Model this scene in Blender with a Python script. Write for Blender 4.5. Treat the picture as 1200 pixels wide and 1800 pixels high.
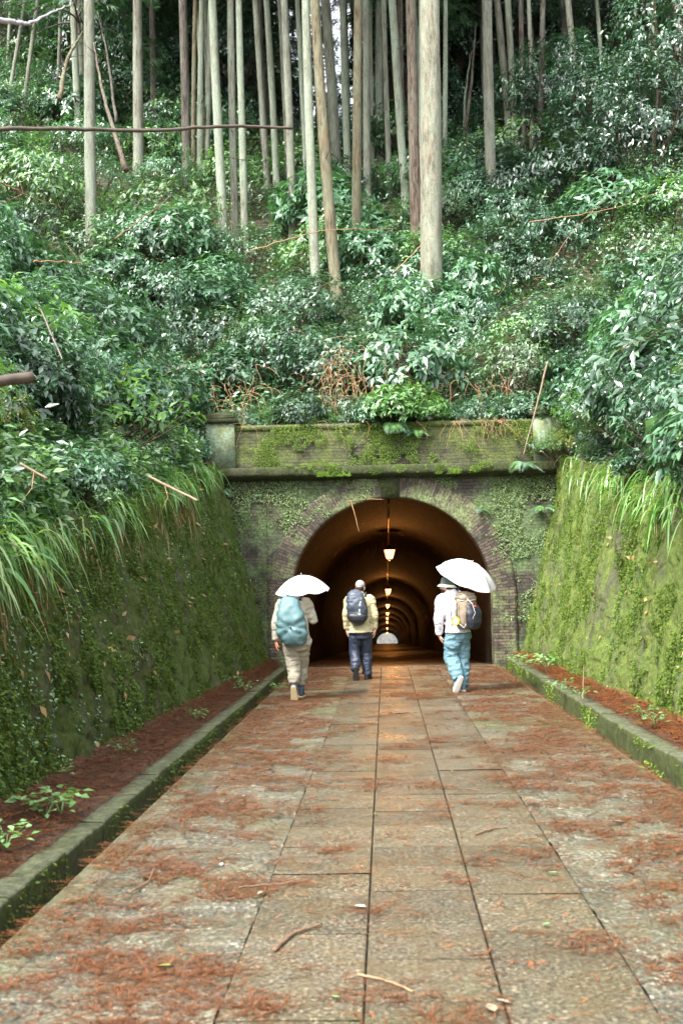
import bpy, math, random
import numpy as np
from mathutils import Vector, Matrix, Euler
R = math.radians
random.seed(5); rng = np.random.default_rng(5)
for o in list(bpy.data.objects): bpy.data.objects.remove(o)
scene = bpy.context.scene
COL = scene.collection

# ------------------------------------------------------------ camera
cam_d = bpy.data.cameras.new('camera'); cam = bpy.data.objects.new('camera', cam_d); COL.objects.link(cam)
cam_d.sensor_fit = 'VERTICAL'; cam_d.sensor_height = 36; cam_d.sensor_width = 24; cam_d.lens = 40
cam_d.clip_start = 0.05; cam_d.clip_end = 3000
CAM = Vector((0, 0, 1.65))
camR = Matrix.Rotation(math.atan(74.3/2000), 3, 'Z') @ Matrix.Rotation(math.pi/2 + math.atan(131.6/2000), 3, 'X') @ Matrix.Rotation(R(-1.1), 3, 'Z')
cam.matrix_world = Matrix.Translation(CAM) @ camR.to_4x4()
cam_d.dof.use_dof = True; cam_d.dof.focus_distance = 17.5; cam_d.dof.aperture_fstop = 3.4
scene.camera = cam

# ------------------------------------------------------------ sky, sun, exposure
SUN_EL, SUN_AZ = 52, 218          # azimuth clockwise from +Y
world = bpy.data.worlds.new('World'); scene.world = world; world.use_nodes = True
nt = world.node_tree; bg = nt.nodes['Background']
sky = nt.nodes.new('ShaderNodeTexSky'); sky.sky_type = 'NISHITA'; sky.sun_disc = False
sky.sun_elevation = R(SUN_EL); sky.sun_rotation = R(SUN_AZ); sky.dust_density = 3.0; sky.air_density = 1.0
hs = nt.nodes.new('ShaderNodeHueSaturation'); hs.inputs['Saturation'].default_value = 0.22
nt.links.new(sky.outputs[0], hs.inputs['Color']); nt.links.new(hs.outputs[0], bg.inputs[0])
bg.inputs[1].default_value = 0.15
sun_d = bpy.data.lights.new('sun', 'SUN'); sun = bpy.data.objects.new('sun', sun_d); COL.objects.link(sun)
sun_d.energy = 1.5; sun_d.angle = R(14); sun_d.color = (1.0, 0.97, 0.9)
sd = Vector((math.sin(R(SUN_AZ))*math.cos(R(SUN_EL)), math.cos(R(SUN_AZ))*math.cos(R(SUN_EL)), math.sin(R(SUN_EL))))
sun.rotation_euler = sd.to_track_quat('Z', 'Y').to_euler()
scene.view_settings.view_transform = 'Standard'; scene.view_settings.look = 'None'
scene.view_settings.exposure = 2.38; scene.view_settings.gamma = 1
scene.render.resolution_x = 682; scene.render.resolution_y = 1024
scene.render.engine = 'CYCLES'
scene.cycles.max_bounces = 6; scene.cycles.diffuse_bounces = 3; scene.cycles.glossy_bounces = 3

# ------------------------------------------------------------ helpers
def unproj(px, py, Y):
    d = camR @ Vector(((px-600)/2000, -(py-900)/2000, -1)); t = Y/d.y
    return CAM + d*t
def ground_pt(px, py, z=0.0):
    d = camR @ Vector(((px-600)/2000, -(py-900)/2000, -1)); t = (z-CAM.z)/d.z
    return CAM + d*t

def _h(i, j, k):
    n = (i.astype(np.int64)*374761393 + j.astype(np.int64)*668265263 + k.astype(np.int64)*2147483647 + 1013904223) & 0xffffffff
    n = ((n ^ (n >> 13))*1274126177) & 0xffffffff
    n = ((n ^ (n >> 16))*2246822519) & 0xffffffff
    n = n ^ (n >> 13)
    return n/4294967295.0
def vnoise(p):
    p = np.asarray(p, float); i = np.floor(p).astype(np.int64); f = p-i; f = f*f*(3-2*f)
    r = 0
    for a in (0, 1):
        for b in (0, 1):
            for c in (0, 1):
                w = (f[:, 0] if a else 1-f[:, 0])*(f[:, 1] if b else 1-f[:, 1])*(f[:, 2] if c else 1-f[:, 2])
                r = r + w*_h(i[:, 0]+a, i[:, 1]+b, i[:, 2]+c)
    return r*2-1
def fbm(p, octv=4, gain=.5):
    p = np.asarray(p, float); a = 1; s = 0; t = 0
    for o in range(octv):
        s = s + a*vnoise(p*(2**o)+o*17.3); t += a; a *= gain
    return s/t
def fb(x, y, z=0.0, sc=1.0, octv=4):
    x = np.atleast_1d(np.asarray(x, float)); y = np.broadcast_to(np.asarray(y, float), x.shape); z = np.broadcast_to(np.asarray(z, float), x.shape)
    return fbm(np.stack([x, y, z], 1)*sc, octv)

def mesh_np(name, V, F, uv=None, smooth=False, attr=None, extra=None):
    """V (n,3), F (m,k) uniform; extra = another (m2,k2) face array"""
    me = bpy.data.meshes.new(name); V = np.asarray(V, np.float32); F = np.asarray(F, np.int32)
    loops = F.reshape(-1); tot = np.full(len(F), F.shape[1], np.int32)
    if extra is not None and len(extra):
        extra = np.asarray(extra, np.int32); loops = np.concatenate([loops, extra.reshape(-1)])
        tot = np.concatenate([tot, np.full(len(extra), extra.shape[1], np.int32)])
    start = np.concatenate([[0], np.cumsum(tot)[:-1]]).astype(np.int32)
    me.vertices.add(len(V)); me.vertices.foreach_set('co', V.reshape(-1))
    me.loops.add(len(loops)); me.loops.foreach_set('vertex_index', loops)
    me.polygons.add(len(tot)); me.polygons.foreach_set('loop_start', start)
    me.polygons.foreach_set('loop_total', tot)
    if smooth: me.polygons.foreach_set('use_smooth', np.ones(len(tot), bool))
    if uv is not None:
        l = me.uv_layers.new(name='UVMap'); l.data.foreach_set('uv', np.asarray(uv, np.float32)[loops].reshape(-1))
    if attr:
        for k, a in attr.items():
            at = me.attributes.new(k, 'FLOAT', 'POINT'); at.data.foreach_set('value', np.asarray(a, np.float32))
    me.update(calc_edges=True); me.validate()
    return me

def obj(name, me, mat=None, parent=None, loc=None):
    o = bpy.data.objects.new(name, me); COL.objects.link(o)
    if mat is not None and me is not None:
        if not me.materials: me.materials.append(mat)
    if parent is not None: o.parent = parent
    if loc is not None: o.location = loc
    return o
def tag(o, label=None, cat=None, group=None, kind=None):
    if label: o['label'] = label
    if cat: o['category'] = cat
    if group: o['group'] = group
    if kind: o['kind'] = kind
    return o
def thing(name, label, cat, loc=(0, 0, 0), rotz=0, group=None):
    o = bpy.data.objects.new(name, None); COL.objects.link(o); o.location = loc; o.rotation_euler = (0, 0, rotz)
    o.empty_display_size = .2
    return tag(o, label, cat, group)

def grid(nu, nv):
    i = np.arange(nu-1)[:, None]; j = np.arange(nv-1)[None, :]
    a = (i*nv+j)
    return np.stack([a, a+nv, a+nv+1, a+1], -1).reshape(-1, 4)

class MB:
    """collects vertices / quads / tris into one mesh"""
    def __init__(s): s.V = []; s.Q = []; s.T = []; s.n = 0
    def add(s, V, Q=None, T=None):
        V = np.asarray(V, float).reshape(-1, 3); s.V.append(V)
        if Q is not None and len(Q): s.Q.append(np.asarray(Q, int).reshape(-1, 4)+s.n)
        if T is not None and len(T): s.T.append(np.asarray(T, int).reshape(-1, 3)+s.n)
        s.n += len(V); return s
    def box(s, a, b, jit=0):
        x0, y0, z0 = a; x1, y1, z1 = b
        V = np.array([(x0, y0, z0), (x1, y0, z0), (x1, y1, z0), (x0, y1, z0), (x0, y0, z1), (x1, y0, z1), (x1, y1, z1), (x0, y1, z1)], float)
        if jit: V += rng.normal(0, jit, V.shape)
        return s.add(V, [(0, 3, 2, 1), (4, 5, 6, 7), (0, 1, 5, 4), (1, 2, 6, 5), (2, 3, 7, 6), (3, 0, 4, 7)])
    def tube(s, pts, rad, seg=8, cap=True, flat=1.0, noise=0):
        pts = np.asarray(pts, float); n = len(pts); rad = np.broadcast_to(np.asarray(rad, float), (n,))
        tan = np.gradient(pts, axis=0); tan /= np.linalg.norm(tan, axis=1)[:, None]+1e-9
        ref = np.array((0, 0, 1.)) if abs(tan[0][2]) < .8 else np.array((0, 1., 0))
        u = np.cross(ref, tan[0]); u /= np.linalg.norm(u); U = []
        for t in tan:
            u = u-t*np.dot(u, t); u /= np.linalg.norm(u)+1e-9; U.append(u)
        U = np.array(U); W = np.cross(tan, U)
        a = np.linspace(0, 2*math.pi, seg, endpoint=False)
        rr = rad[:, None]*np.ones((n, seg))
        if noise: rr = rr*(1+noise*rng.normal(0, 1, (n, seg)))
        V = pts[:, None, :]+rr[..., None]*(np.cos(a)[None, :, None]*U[:, None, :]+flat*np.sin(a)[None, :, None]*W[:, None, :])
        V = V.reshape(-1, 3); Q = []
        for i in range(n-1):
            for j in range(seg):
                k = (j+1) % seg; Q.append((i*seg+j, i*seg+k, (i+1)*seg+k, (i+1)*seg+j))
        T = []
        if cap:
            V = np.vstack([V, pts[0], pts[-1]]); c0, c1 = n*seg, n*seg+1
            for j in range(seg):
                k = (j+1) % seg; T.append((c0, k, j)); T.append((c1, (n-1)*seg+j, (n-1)*seg+k))
        return s.add(V, Q, T)
    def ell(s, c, r, rot=None, nu=14, nv=10):
        V = []
        for i in range(nv+1):
            th = math.pi*i/nv
            for j in range(nu):
                ph = 2*math.pi*j/nu; V.append((r[0]*math.sin(th)*math.cos(ph), r[1]*math.sin(th)*math.sin(ph), r[2]*math.cos(th)))
        V = np.array(V)
        if rot is not None: V = V @ np.array(rot.to_3x3() if hasattr(rot, 'to_3x3') else rot).T
        V = V+np.array(c); Q = []
        for i in range(nv):
            for j in range(nu):
                k = (j+1) % nu; Q.append((i*nu+j, (i+1)*nu+j, (i+1)*nu+k, i*nu+k))
        return s.add(V, Q)
    def rings(s, rs, seg=20, sub=3):
        """rs: list of (cx,cy,cz,rx,ry) horizontal ellipses bottom->top, closed"""
        rs = np.array(rs, float); n = len(rs); t = np.linspace(0, n-1, (n-1)*sub+1); out = []
        for q in t:
            i = min(int(q), n-2); f = q-i
            p0, p1, p2, p3 = rs[max(i-1, 0)], rs[i], rs[i+1], rs[min(i+2, n-1)]
            out.append(.5*((2*p1)+(-p0+p2)*f+(2*p0-5*p1+4*p2-p3)*f*f+(-p0+3*p1-3*p2+p3)*f**3))
        out = np.array(out); a = np.linspace(0, 2*math.pi, seg, endpoint=False); m = len(out)
        V = np.stack([out[:, 0, None]+out[:, 3, None]*np.cos(a), out[:, 1, None]+out[:, 4, None]*np.sin(a), out[:, 2, None]+0*a], -1).reshape(-1, 3)
        Q = []
        for i in range(m-1):
            for j in range(seg):
                k = (j+1) % seg; Q.append((i*seg+j, i*seg+k, (i+1)*seg+k, (i+1)*seg+j))
        V = np.vstack([V, out[0, :3], out[-1, :3]]); T = []
        for j in range(seg):
            k = (j+1) % seg; T.append((m*seg, k, j)); T.append((m*seg+1, (m-1)*seg+j, (m-1)*seg+k))
        return s.add(V, Q, T)
    def mesh(s, name, smooth=False):
        V = np.vstack(s.V)
        Q = np.vstack(s.Q) if s.Q else None; T = np.vstack(s.T) if s.T else None
        if Q is None: return mesh_np(name, V, T, smooth=smooth)
        return mesh_np(name, V, Q, smooth=smooth, extra=T)
    def build(s, name, mat, parent=None, smooth=False):
        return obj(name, s.mesh(name, smooth), mat, parent)

def frames(D, N):
    """leaf frames: y axis = D, z axis ~ N. returns (n,3,3) with columns x,y,z"""
    D = D/np.linalg.norm(D, axis=1)[:, None]
    X = np.cross(D, N); X /= np.linalg.norm(X, axis=1)[:, None]+1e-9
    Z = np.cross(X, D)
    return np.stack([X, D, Z], -1)
def scatter(TV, TF, P, M, S):
    """template copied at P with matrices M and scale S (n,) or (n,3)"""
    S = np.asarray(S, float)
    if S.ndim == 1: S = np.repeat(S[:, None], 3, 1)
    V = np.einsum('nij,nvj->nvi', M, TV[None]*S[:, None, :])+P[:, None, :]
    n = len(P); F = (TF[None]+(np.arange(n)*len(TV))[:, None, None]).reshape(-1, TF.shape[1])
    return V.reshape(-1, 3), F
LEAF_V = np.array([(0, 0, 0), (-.21, .42, .05), (0, .48, -.03), (.21, .42, .05), (0, 1, -.12)], float)
LEAF_F = np.array([(0, 2, 4, 1), (0, 3, 4, 2)])
LONG_V = np.array([(0, 0, 0), (-.13, .4, .03), (0, .45, -.02), (.13, .4, .03), (0, 1, -.2)], float)

# ------------------------------------------------------------ materials
class N:
    def __init__(s, name):
        s.m = bpy.data.materials.new(name); s.m.use_nodes = True; s.t = s.m.node_tree
        s.b = s.t.nodes['Principled BSDF']; s.out = s.t.nodes['Material Output']
    def n(s, typ, **kw):
        x = s.t.nodes.new('ShaderNode'+typ)
        for k, v in kw.items(): setattr(x, k, v)
        return x
    def l(s, a, b): s.t.links.new(a, b)
    def set(s, **kw):
        for k, v in kw.items(): s.b.inputs[k.replace('_', ' ')].default_value = v
    def coord(s, out='Object', scale=(1, 1, 1)):
        c = s.n('TexCoord'); m = s.n('Mapping'); m.inputs['Scale'].default_value = scale
        s.l(c.outputs[out], m.inputs[0]); return m.outputs[0]
    def geo(s, scale=(1, 1, 1)):
        c = s.n('NewGeometry'); m = s.n('Mapping'); m.inputs['Scale'].default_value = scale
        s.l(c.outputs['Position'], m.inputs[0]); return m.outputs[0]
    def noise(s, vec, scale, det=5, rough=.6, dist=0):
        x = s.n('TexNoise'); x.inputs['Scale'].default_value = scale; x.inputs['Detail'].default_value = det
        x.inputs['Roughness'].default_value = rough; x.inputs['Distortion'].default_value = dist
        s.l(vec, x.inputs['Vector']); return x.outputs[0]
    def ramp(s, fac, stops):
        x = s.n('ValToRGB'); e = x.color_ramp.elements
        while len(e) < len(stops): e.new(.5)
        for i, (p, c) in enumerate(stops):
            e[i].position = p; e[i].color = (c, c, c, 1) if isinstance(c, (int, float)) else (*c, 1)
        s.l(fac, x.inputs[0]); return x.outputs[0]
    def mix(s, fac, a, b, typ='MIX'):
        x = s.n('MixRGB', blend_type=typ)
        for i, v in ((0, fac), (1, a), (2, b)):
            if isinstance(v, (int, float)): x.inputs[i].default_value = v if i == 0 else (v, v, v, 1)
            elif isinstance(v, tuple): x.inputs[i].default_value = (*v, 1)
            else: s.l(v, x.inputs[i])
        return x.outputs[0]
    def math(s, op, a, b=0.0):
        x = s.n('Math', operation=op)
        for i, v in ((0, a), (1, b)):
            if isinstance(v, (int, float)): x.inputs[i].default_value = v
            else: s.l(v, x.inputs[i])
        return x.outputs[0]
    def bump(s, h, strength=.5, dist=.02):
        x = s.n('Bump'); x.inputs['Strength'].default_value = strength; x.inputs['Distance'].default_value = dist
        s.l(h, x.inputs['Height']); s.l(x.outputs[0], s.b.inputs['Normal']); return x
    def col(s, c): s.l(c, s.b.inputs['Base Color'])
    def rough(s, c): s.l(c, s.b.inputs['Roughness'])

def leaf_mat(name, cols, rough=.33, trans=.22, spec=.5, hue=True):
    a = N(name); g = a.n('NewGeometry'); oi = a.n('ObjectInfo')
    n = len(cols); c = a.ramp(g.outputs['Random Per Island'], [(i/(n-1), cc) for i, cc in enumerate(cols)])
    v = a.math('ADD', a.math('MULTIPLY', oi.outputs['Random'], .9), .6)
    c = a.mix(1.0, c, v, 'MULTIPLY') if False else c
    mul = a.n('VectorMath', operation='SCALE'); a.l(c, mul.inputs[0]); a.l(v, mul.inputs['Scale'])
    a.l(mul.outputs[0], a.b.inputs['Base Color'])
    a.set(Roughness=rough, Specular_IOR_Level=min(spec, 1))
    if spec > .85: a.set(Coat_Weight=.45, Coat_Roughness=.33)
    if trans:
        tr = a.n('BsdfTranslucent'); m2 = a.n('VectorMath', operation='MULTIPLY'); a.l(mul.outputs[0], m2.inputs[0]); m2.inputs[1].default_value = (1.9, 2.1, .8)
        a.l(m2.outputs[0], tr.inputs[0]); ms = a.n('MixShader'); ms.inputs[0].default_value = trans
        a.l(a.b.outputs[0], ms.inputs[1]); a.l(tr.outputs[0], ms.inputs[2]); a.l(ms.outputs[0], a.out.inputs[0])
    return a.m
def plain(name, c, rough=.6, spec=.5, nscale=30, var=.25, bump=.2, metal=0, coord='Object'):
    a = N(name); v = a.coord(coord); n = a.noise(v, nscale)
    lo = tuple(x*(1-var) for x in c); hi = tuple(min(x*(1+var), 1) for x in c)
    a.col(a.ramp(n, [(.3, lo), (.7, hi)])); a.set(Roughness=rough, Specular_IOR_Level=spec, Metallic=metal)
    if bump: a.bump(n, bump, .01)
    return a.m

M = {}
M['leaf'] = leaf_mat('glossy_leaf', [(.020, .062, .030), (.040, .112, .052), (.08, .175, .085), (.04, .108, .058), (.14, .26, .13)], .36, .14, 1.0)
M['leaf_d'] = leaf_mat('deep_green_leaf', [(.022, .072, .026), (.055, .14, .045), (.105, .21, .07), (.18, .29, .11)], .38, .17, .9)
M['leaf_b'] = leaf_mat('glossy_leaf_dark', [(.011, .040, .021), (.022, .072, .036), (.042, .108, .052), (.08, .16, .08)], .34, .1, 1.0)
M['leaf_c'] = leaf_mat('light_leaf', [(.045, .12, .035), (.085, .18, .05), (.13, .24, .065), (.06, .15, .05)], .4, .3, .5)
M['leaf_y'] = leaf_mat('yellowish_twiggy_leaf', [(.14, .17, .03), (.2, .22, .05), (.09, .13, .03), (.22, .15, .06)], .5, .3, .4)
M['weed'] = leaf_mat('weed_leaf', [(.08, .18, .05), (.13, .25, .09), (.2, .3, .14)], .4, .3, .5)
M['grass'] = leaf_mat('sedge_blade', [(.04, .12, .03), (.085, .20, .045), (.15, .28, .07), (.06, .15, .045), (.25, .33, .14), (.10, .17, .05)], .32, .3, .65)
M['straw'] = leaf_mat('dead_blade', [(.25, .16, .07), (.35, .24, .11), (.18, .10, .05), (.42, .32, .18)], .6, .2, .3)
M['cedar'] = leaf_mat('cedar_foliage', [(.015, .05, .025), (.03, .085, .035), (.05, .12, .045), (.04, .075, .03)], .5, .2, .4)
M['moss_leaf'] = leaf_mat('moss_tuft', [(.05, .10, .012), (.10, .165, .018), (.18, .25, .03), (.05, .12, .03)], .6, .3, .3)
M['moss_dark'] = leaf_mat('dark_moss_tuft', [(.03, .06, .009), (.065, .105, .014), (.12, .16, .022), (.03, .08, .02)], .6, .3, .3)  # darker copy of the moss tuft, left-side shade put into the colour
M['creeper'] = leaf_mat('creeper_leaf', [(.07, .13, .04), (.14, .20, .08), (.05, .09, .03), (.22, .28, .14), (.10, .10, .05)], .5, .25, .4)
M['needle'] = leaf_mat('cedar_litter', [(.14, .042, .014), (.24, .078, .023), (.085, .027, .010), (.31, .13, .04)], .55, 0, .4)
M['deadleaf'] = leaf_mat('dead_leaf', [(.30, .2, .12), (.2, .11, .06), (.4, .3, .2), (.12, .07, .04)], .5, .1, .4)
M['twig'] = plain('twig_bark', (.16, .10, .06), .7, .3, 60, .4)
M['stem'] = plain('shrub_stem', (.07, .05, .035), .8, .2, 40, .4)
M['vine'] = plain('dry_vine', (.33, .2, .11), .8, .2, 30, .35)

def bark(name, base, dark, lichen, amount, scale=1.0):
    a = N(name); v = a.geo((14*scale, 14*scale, 1.6)); n = a.noise(v, 1.6, 8, .7, .3)
    v2 = a.geo((1.6, 1.6, .5)); n2 = a.noise(v2, 1.5, 10, .8); n3 = a.noise(a.geo(), 55, 3, .7)
    c = a.ramp(n, [(.40, dark), (.5, base), (.60, tuple(x*1.4 for x in base))])
    f = a.ramp(n2, [(max(0, .62-amount*.42), 0), (min(1, .78-amount*.3), 1)])
    f2 = a.mix(.9, f, a.ramp(n3, [(.38, .15), (.58, 1.0)]), 'MULTIPLY')
    oi = a.n('ObjectInfo')
    c2 = a.mix(a.math('MULTIPLY', f2, .9), c, lichen)
    a.col(c2); a.set(Roughness=.85, Specular_IOR_Level=.25); a.bump(a.mix(.4, n, n3), 1.0, .05)
    return a.m
LIC = (.33, .40, .31)
M['bark_pale'] = bark('bark_pale_lichen', (.15, .135, .095), (.05, .042, .028), LIC, .75)
M['bark_big'] = bark('bark_big_lichen', (.15, .12, .085), (.05, .04, .027), (.33, .38, .29), .62, .8)
M['bark_grey'] = bark('bark_grey', (.14, .118, .09), (.045, .037, .028), (.27, .32, .25), .62)
M['bark_gold'] = bark('bark_golden', (.13, .10, .06), (.05, .034, .018), (.22, .25, .17), .5)
M['bark_red'] = bark('bark_reddish', (.105, .078, .06), (.04, .024, .016), (.2, .22, .17), .35)
M['bark_dark'] = bark('bark_dark', (.10, .085, .07), (.035, .03, .025), (.2, .22, .17), .3)

def soil():
    a = N('forest_soil'); v = a.geo(); n = a.noise(v, 6, 8, .7); n2 = a.noise(v, 1.1, 3)
    c = a.ramp(n, [(.3, (.012, .009, .006)), (.5, (.04, .026, .015)), (.7, (.10, .06, .033))])
    c = a.mix(a.ramp(n2, [(.45, 0), (.65, .7)]), c, (.035, .06, .02))
    a.col(c); a.set(Roughness=.9); a.bump(n, .8, .06); return a.m
M['soil'] = soil()
def litter_ground():
    a = N('needle_litter_ground'); v = a.geo((1, 1, 1)); n = a.noise(v, 45, 6, .75, .6); n2 = a.noise(v, 5, 3)
    c = a.ramp(n, [(.36, (.012, .008, .005)), (.5, (.055, .026, .015)), (.62, (.16, .075, .04))])
    c = a.mix(a.ramp(n2, [(.5, 0), (.7, .6)]), c, (.10, .085, .05))
    a.col(c); a.set(Roughness=.75); a.bump(n, .9, .03); return a.m
M['litter'] = litter_ground()

def stone_mat(name, base, dark, light, moss=0.0, rough=(.32, .7), spec=.5, wetscale=1.3):
    a = N(name); v = a.geo(); at = a.n('Attribute', attribute_name='tone'); mo = a.n('Attribute', attribute_name='moss'); jo = a.n('Attribute', attribute_name='joint')
    n = a.noise(v, 38, 6, .75); n2 = a.noise(v, 3.1, 5, .65); n3 = a.noise(v, 170, 2, .6)
    c = a.ramp(n, [(.28, dark), (.5, base), (.72, light)])
    sp = a.ramp(n3, [(.38, .5), (.5, 1.0), (.64, 1.5)]); c = a.mix(.8, c, sp, 'MULTIPLY')
    n4 = a.noise(v, 48, 2, .6); c = a.mix(1.0, c, a.ramp(n4, [(.34, .45), (.5, .95), (.6, 1.5), (.7, 2.6)]), 'MULTIPLY')  # stone grain; the brightest specks also paint wet glints into the colour
    n5 = a.noise(v, 9, 5, .7); c = a.mix(.7, c, a.ramp(n5, [(.35, .6), (.5, 1.0), (.65, 1.3)]), 'MULTIPLY')
    c = a.mix(a.ramp(n2, [(.42, 0), (.7, .6)]), c, tuple(x*y for x, y in zip(base, (1.05, .86, .55))))
    vm = a.n('VectorMath', operation='SCALE'); a.l(c, vm.inputs[0]); a.l(at.outputs['Fac'], vm.inputs['Scale']); c = vm.outputs[0]
    c = a.mix(a.math('MULTIPLY', mo.outputs['Fac'], a.ramp(n, [(.3, .35), (.6, 1)])), c, (.10, .125, .035))
    c = a.mix(jo.outputs['Fac'], c, (.035, .027, .018))
    a.col(c); a.set(Specular_IOR_Level=spec)
    w = a.noise(v, wetscale, 4, .6); a.rough(a.ramp(w, [(.35, rough[0]), (.68, rough[1])])); a.bump(a.mix(.5, n, n3), .6, .02)
    return a.m
M['slab'] = stone_mat('worn_slab', (.096, .082, .054), (.038, .031, .019), (.19, .17, .122), rough=(.22, .5), spec=.55)
M['cobble'] = stone_mat('rough_paving', (.10, .094, .068), (.032, .029, .017), (.21, .20, .15), rough=(.3, .6))
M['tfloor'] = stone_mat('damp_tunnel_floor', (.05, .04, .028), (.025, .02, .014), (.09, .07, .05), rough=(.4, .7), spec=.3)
def kerb_mat():
    a = N('mossy_kerb_stone'); v = a.geo(); n = a.noise(v, 11, 10, .9); n2 = a.noise(v, 2.5, 6, .7)
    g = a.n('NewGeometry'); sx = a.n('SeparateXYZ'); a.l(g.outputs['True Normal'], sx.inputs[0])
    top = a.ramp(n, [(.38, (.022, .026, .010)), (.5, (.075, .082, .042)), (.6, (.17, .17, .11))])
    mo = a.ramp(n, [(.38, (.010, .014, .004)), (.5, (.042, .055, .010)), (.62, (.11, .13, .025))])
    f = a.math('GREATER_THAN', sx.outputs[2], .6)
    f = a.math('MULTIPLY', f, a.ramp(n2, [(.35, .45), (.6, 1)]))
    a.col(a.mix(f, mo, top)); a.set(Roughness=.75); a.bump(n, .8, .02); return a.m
M['kerb'] = kerb_mat()
def wall_mat(name, tones, wet):
    a = N(name); v = a.geo(); vs = a.geo((1, 1, .35)); n = a.noise(v, 20, 9, .88); n2 = a.noise(vs, 1.7, 6, .7, .5); n3 = a.noise(vs, 7, 7, .8)
    moss = a.ramp(n, [(.38, tones[0]), (.5, tones[1]), (.61, tones[2])])
    rock = a.ramp(n, [(.3, (.03, .028, .018)), (.7, (.14, .13, .09))])
    moss2 = a.mix(a.ramp(n3, [(.4, 0), (.65, .8)]), moss, tones[3])
    c = a.mix(a.ramp(n2, [(wet-.08, 0), (wet+.08, .85)]), moss2, rock)
    a.col(c); a.set(Roughness=.85, Specular_IOR_Level=.3); a.bump(a.mix(.5, n, n3), 1.0, .05); return a.m
M['wall_l'] = wall_mat('moss_wall_shaded_species', [(.018, .030, .006), (.06, .088, .014), (.13, .165, .028), (.055, .085, .015)], .58)  # same moss as the right wall, darkened: its shade is in the colour
M['wall_r'] = wall_mat('moss_wall_bright_species', [(.025, .040, .008), (.10, .135, .022), (.21, .255, .045), (.075, .12, .03)], .57)  # same moss, brightened: the light on this side is in the colour

def brick_mat(name, c1, c2, mortar, mossy, scale=1.0, bw=.22, rh=.07, rough=.7, lichen=(.16, .2, .08), spec=.4):
    a = N(name); uv = a.n('UVMap'); v = uv.outputs[0]; g = a.geo()
    wob = a.noise(g, 3, 3); wv = a.n('VectorMath', operation='MULTIPLY_ADD'); a.l(wob, wv.inputs[0]); wv.inputs[1].default_value = (.02, .02, 0); a.l(v, wv.inputs[2])
    b = a.n('TexBrick'); b.inputs['Scale'].default_value = 1; b.inputs['Brick Width'].default_value = bw; b.inputs['Row Height'].default_value = rh
    b.inputs['Mortar Size'].default_value = .008; b.inputs['Mortar Smooth'].default_value = .3; b.inputs['Color1'].default_value = (*c1, 1); b.inputs['Color2'].default_value = (*c2, 1); b.inputs['Mortar'].default_value = (*mortar, 1)
    b.inputs['Bias'].default_value = 0
    a.l(wv.outputs[0], b.inputs['Vector'])
    n = a.noise(g, 24, 7, .8); n2 = a.noise(g, 1.3, 6, .7, .4); n3 = a.noise(a.geo((1, 1, .3)), 4, 5, .7)
    c = a.mix(.9, b.outputs[0], a.ramp(n, [(.33, .3), (.52, 1.0), (.68, 1.9)]), 'MULTIPLY')
    c = a.mix(a.ramp(n3, [(.5, 0), (.75, .7)]), c, (.05, .04, .03))
    mcol = a.ramp(n, [(.3, tuple(x*.35 for x in lichen)), (.5, lichen), (.72, tuple(min(1, x*1.8) for x in lichen))])
    c = a.mix(a.math('MULTIPLY', a.ramp(n2, [(.62-mossy*.35, 0), (.72-mossy*.25, 1)]), a.ramp(n, [(.35, .3), (.6, 1)])), c, mcol)
    a.col(c); a.set(Roughness=rough, Specular_IOR_Level=spec)
    h = a.mix(.35, a.math('SUBTRACT', 1.0, b.outputs['Fac']), n); a.bump(h, .8, .02); return a.m
M['portal'] = brick_mat('portal_brick', (.024, .019, .014), (.066, .05, .037), (.014, .012, .010), .6, lichen=(.10, .15, .06))
M['ring'] = brick_mat('ring_brick', (.028, .022, .016), (.12, .088, .062), (.018, .015, .012), .46, bw=.23, rh=.062)
M['parapet'] = brick_mat('parapet_brick', (.03, .025, .017), (.06, .05, .033), (.014, .013, .009), .7, lichen=(.085, .11, .018))
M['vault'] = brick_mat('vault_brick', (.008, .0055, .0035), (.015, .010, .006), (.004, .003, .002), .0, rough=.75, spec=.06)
M['cornice'] = wall_mat('mossy_cornice', [(.010, .013, .005), (.035, .045, .014), (.11, .13, .025), (.03, .035, .018)], .6)
def pil():
    a = N('lichen_pier_stone'); g = a.geo(); n = a.noise(g, 20, 6, .75); n2 = a.noise(g, 3, 4)
    c = a.ramp(n, [(.3, (.07, .09, .05)), (.5, (.18, .24, .16)), (.72, (.30, .38, .28))])
    a.col(a.mix(a.ramp(n2, [(.45, 0), (.6, .9)]), c, (.12, .14, .05))); a.set(Roughness=.85); a.bump(n, .6, .02); return a.m
M['pier'] = pil()

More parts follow.
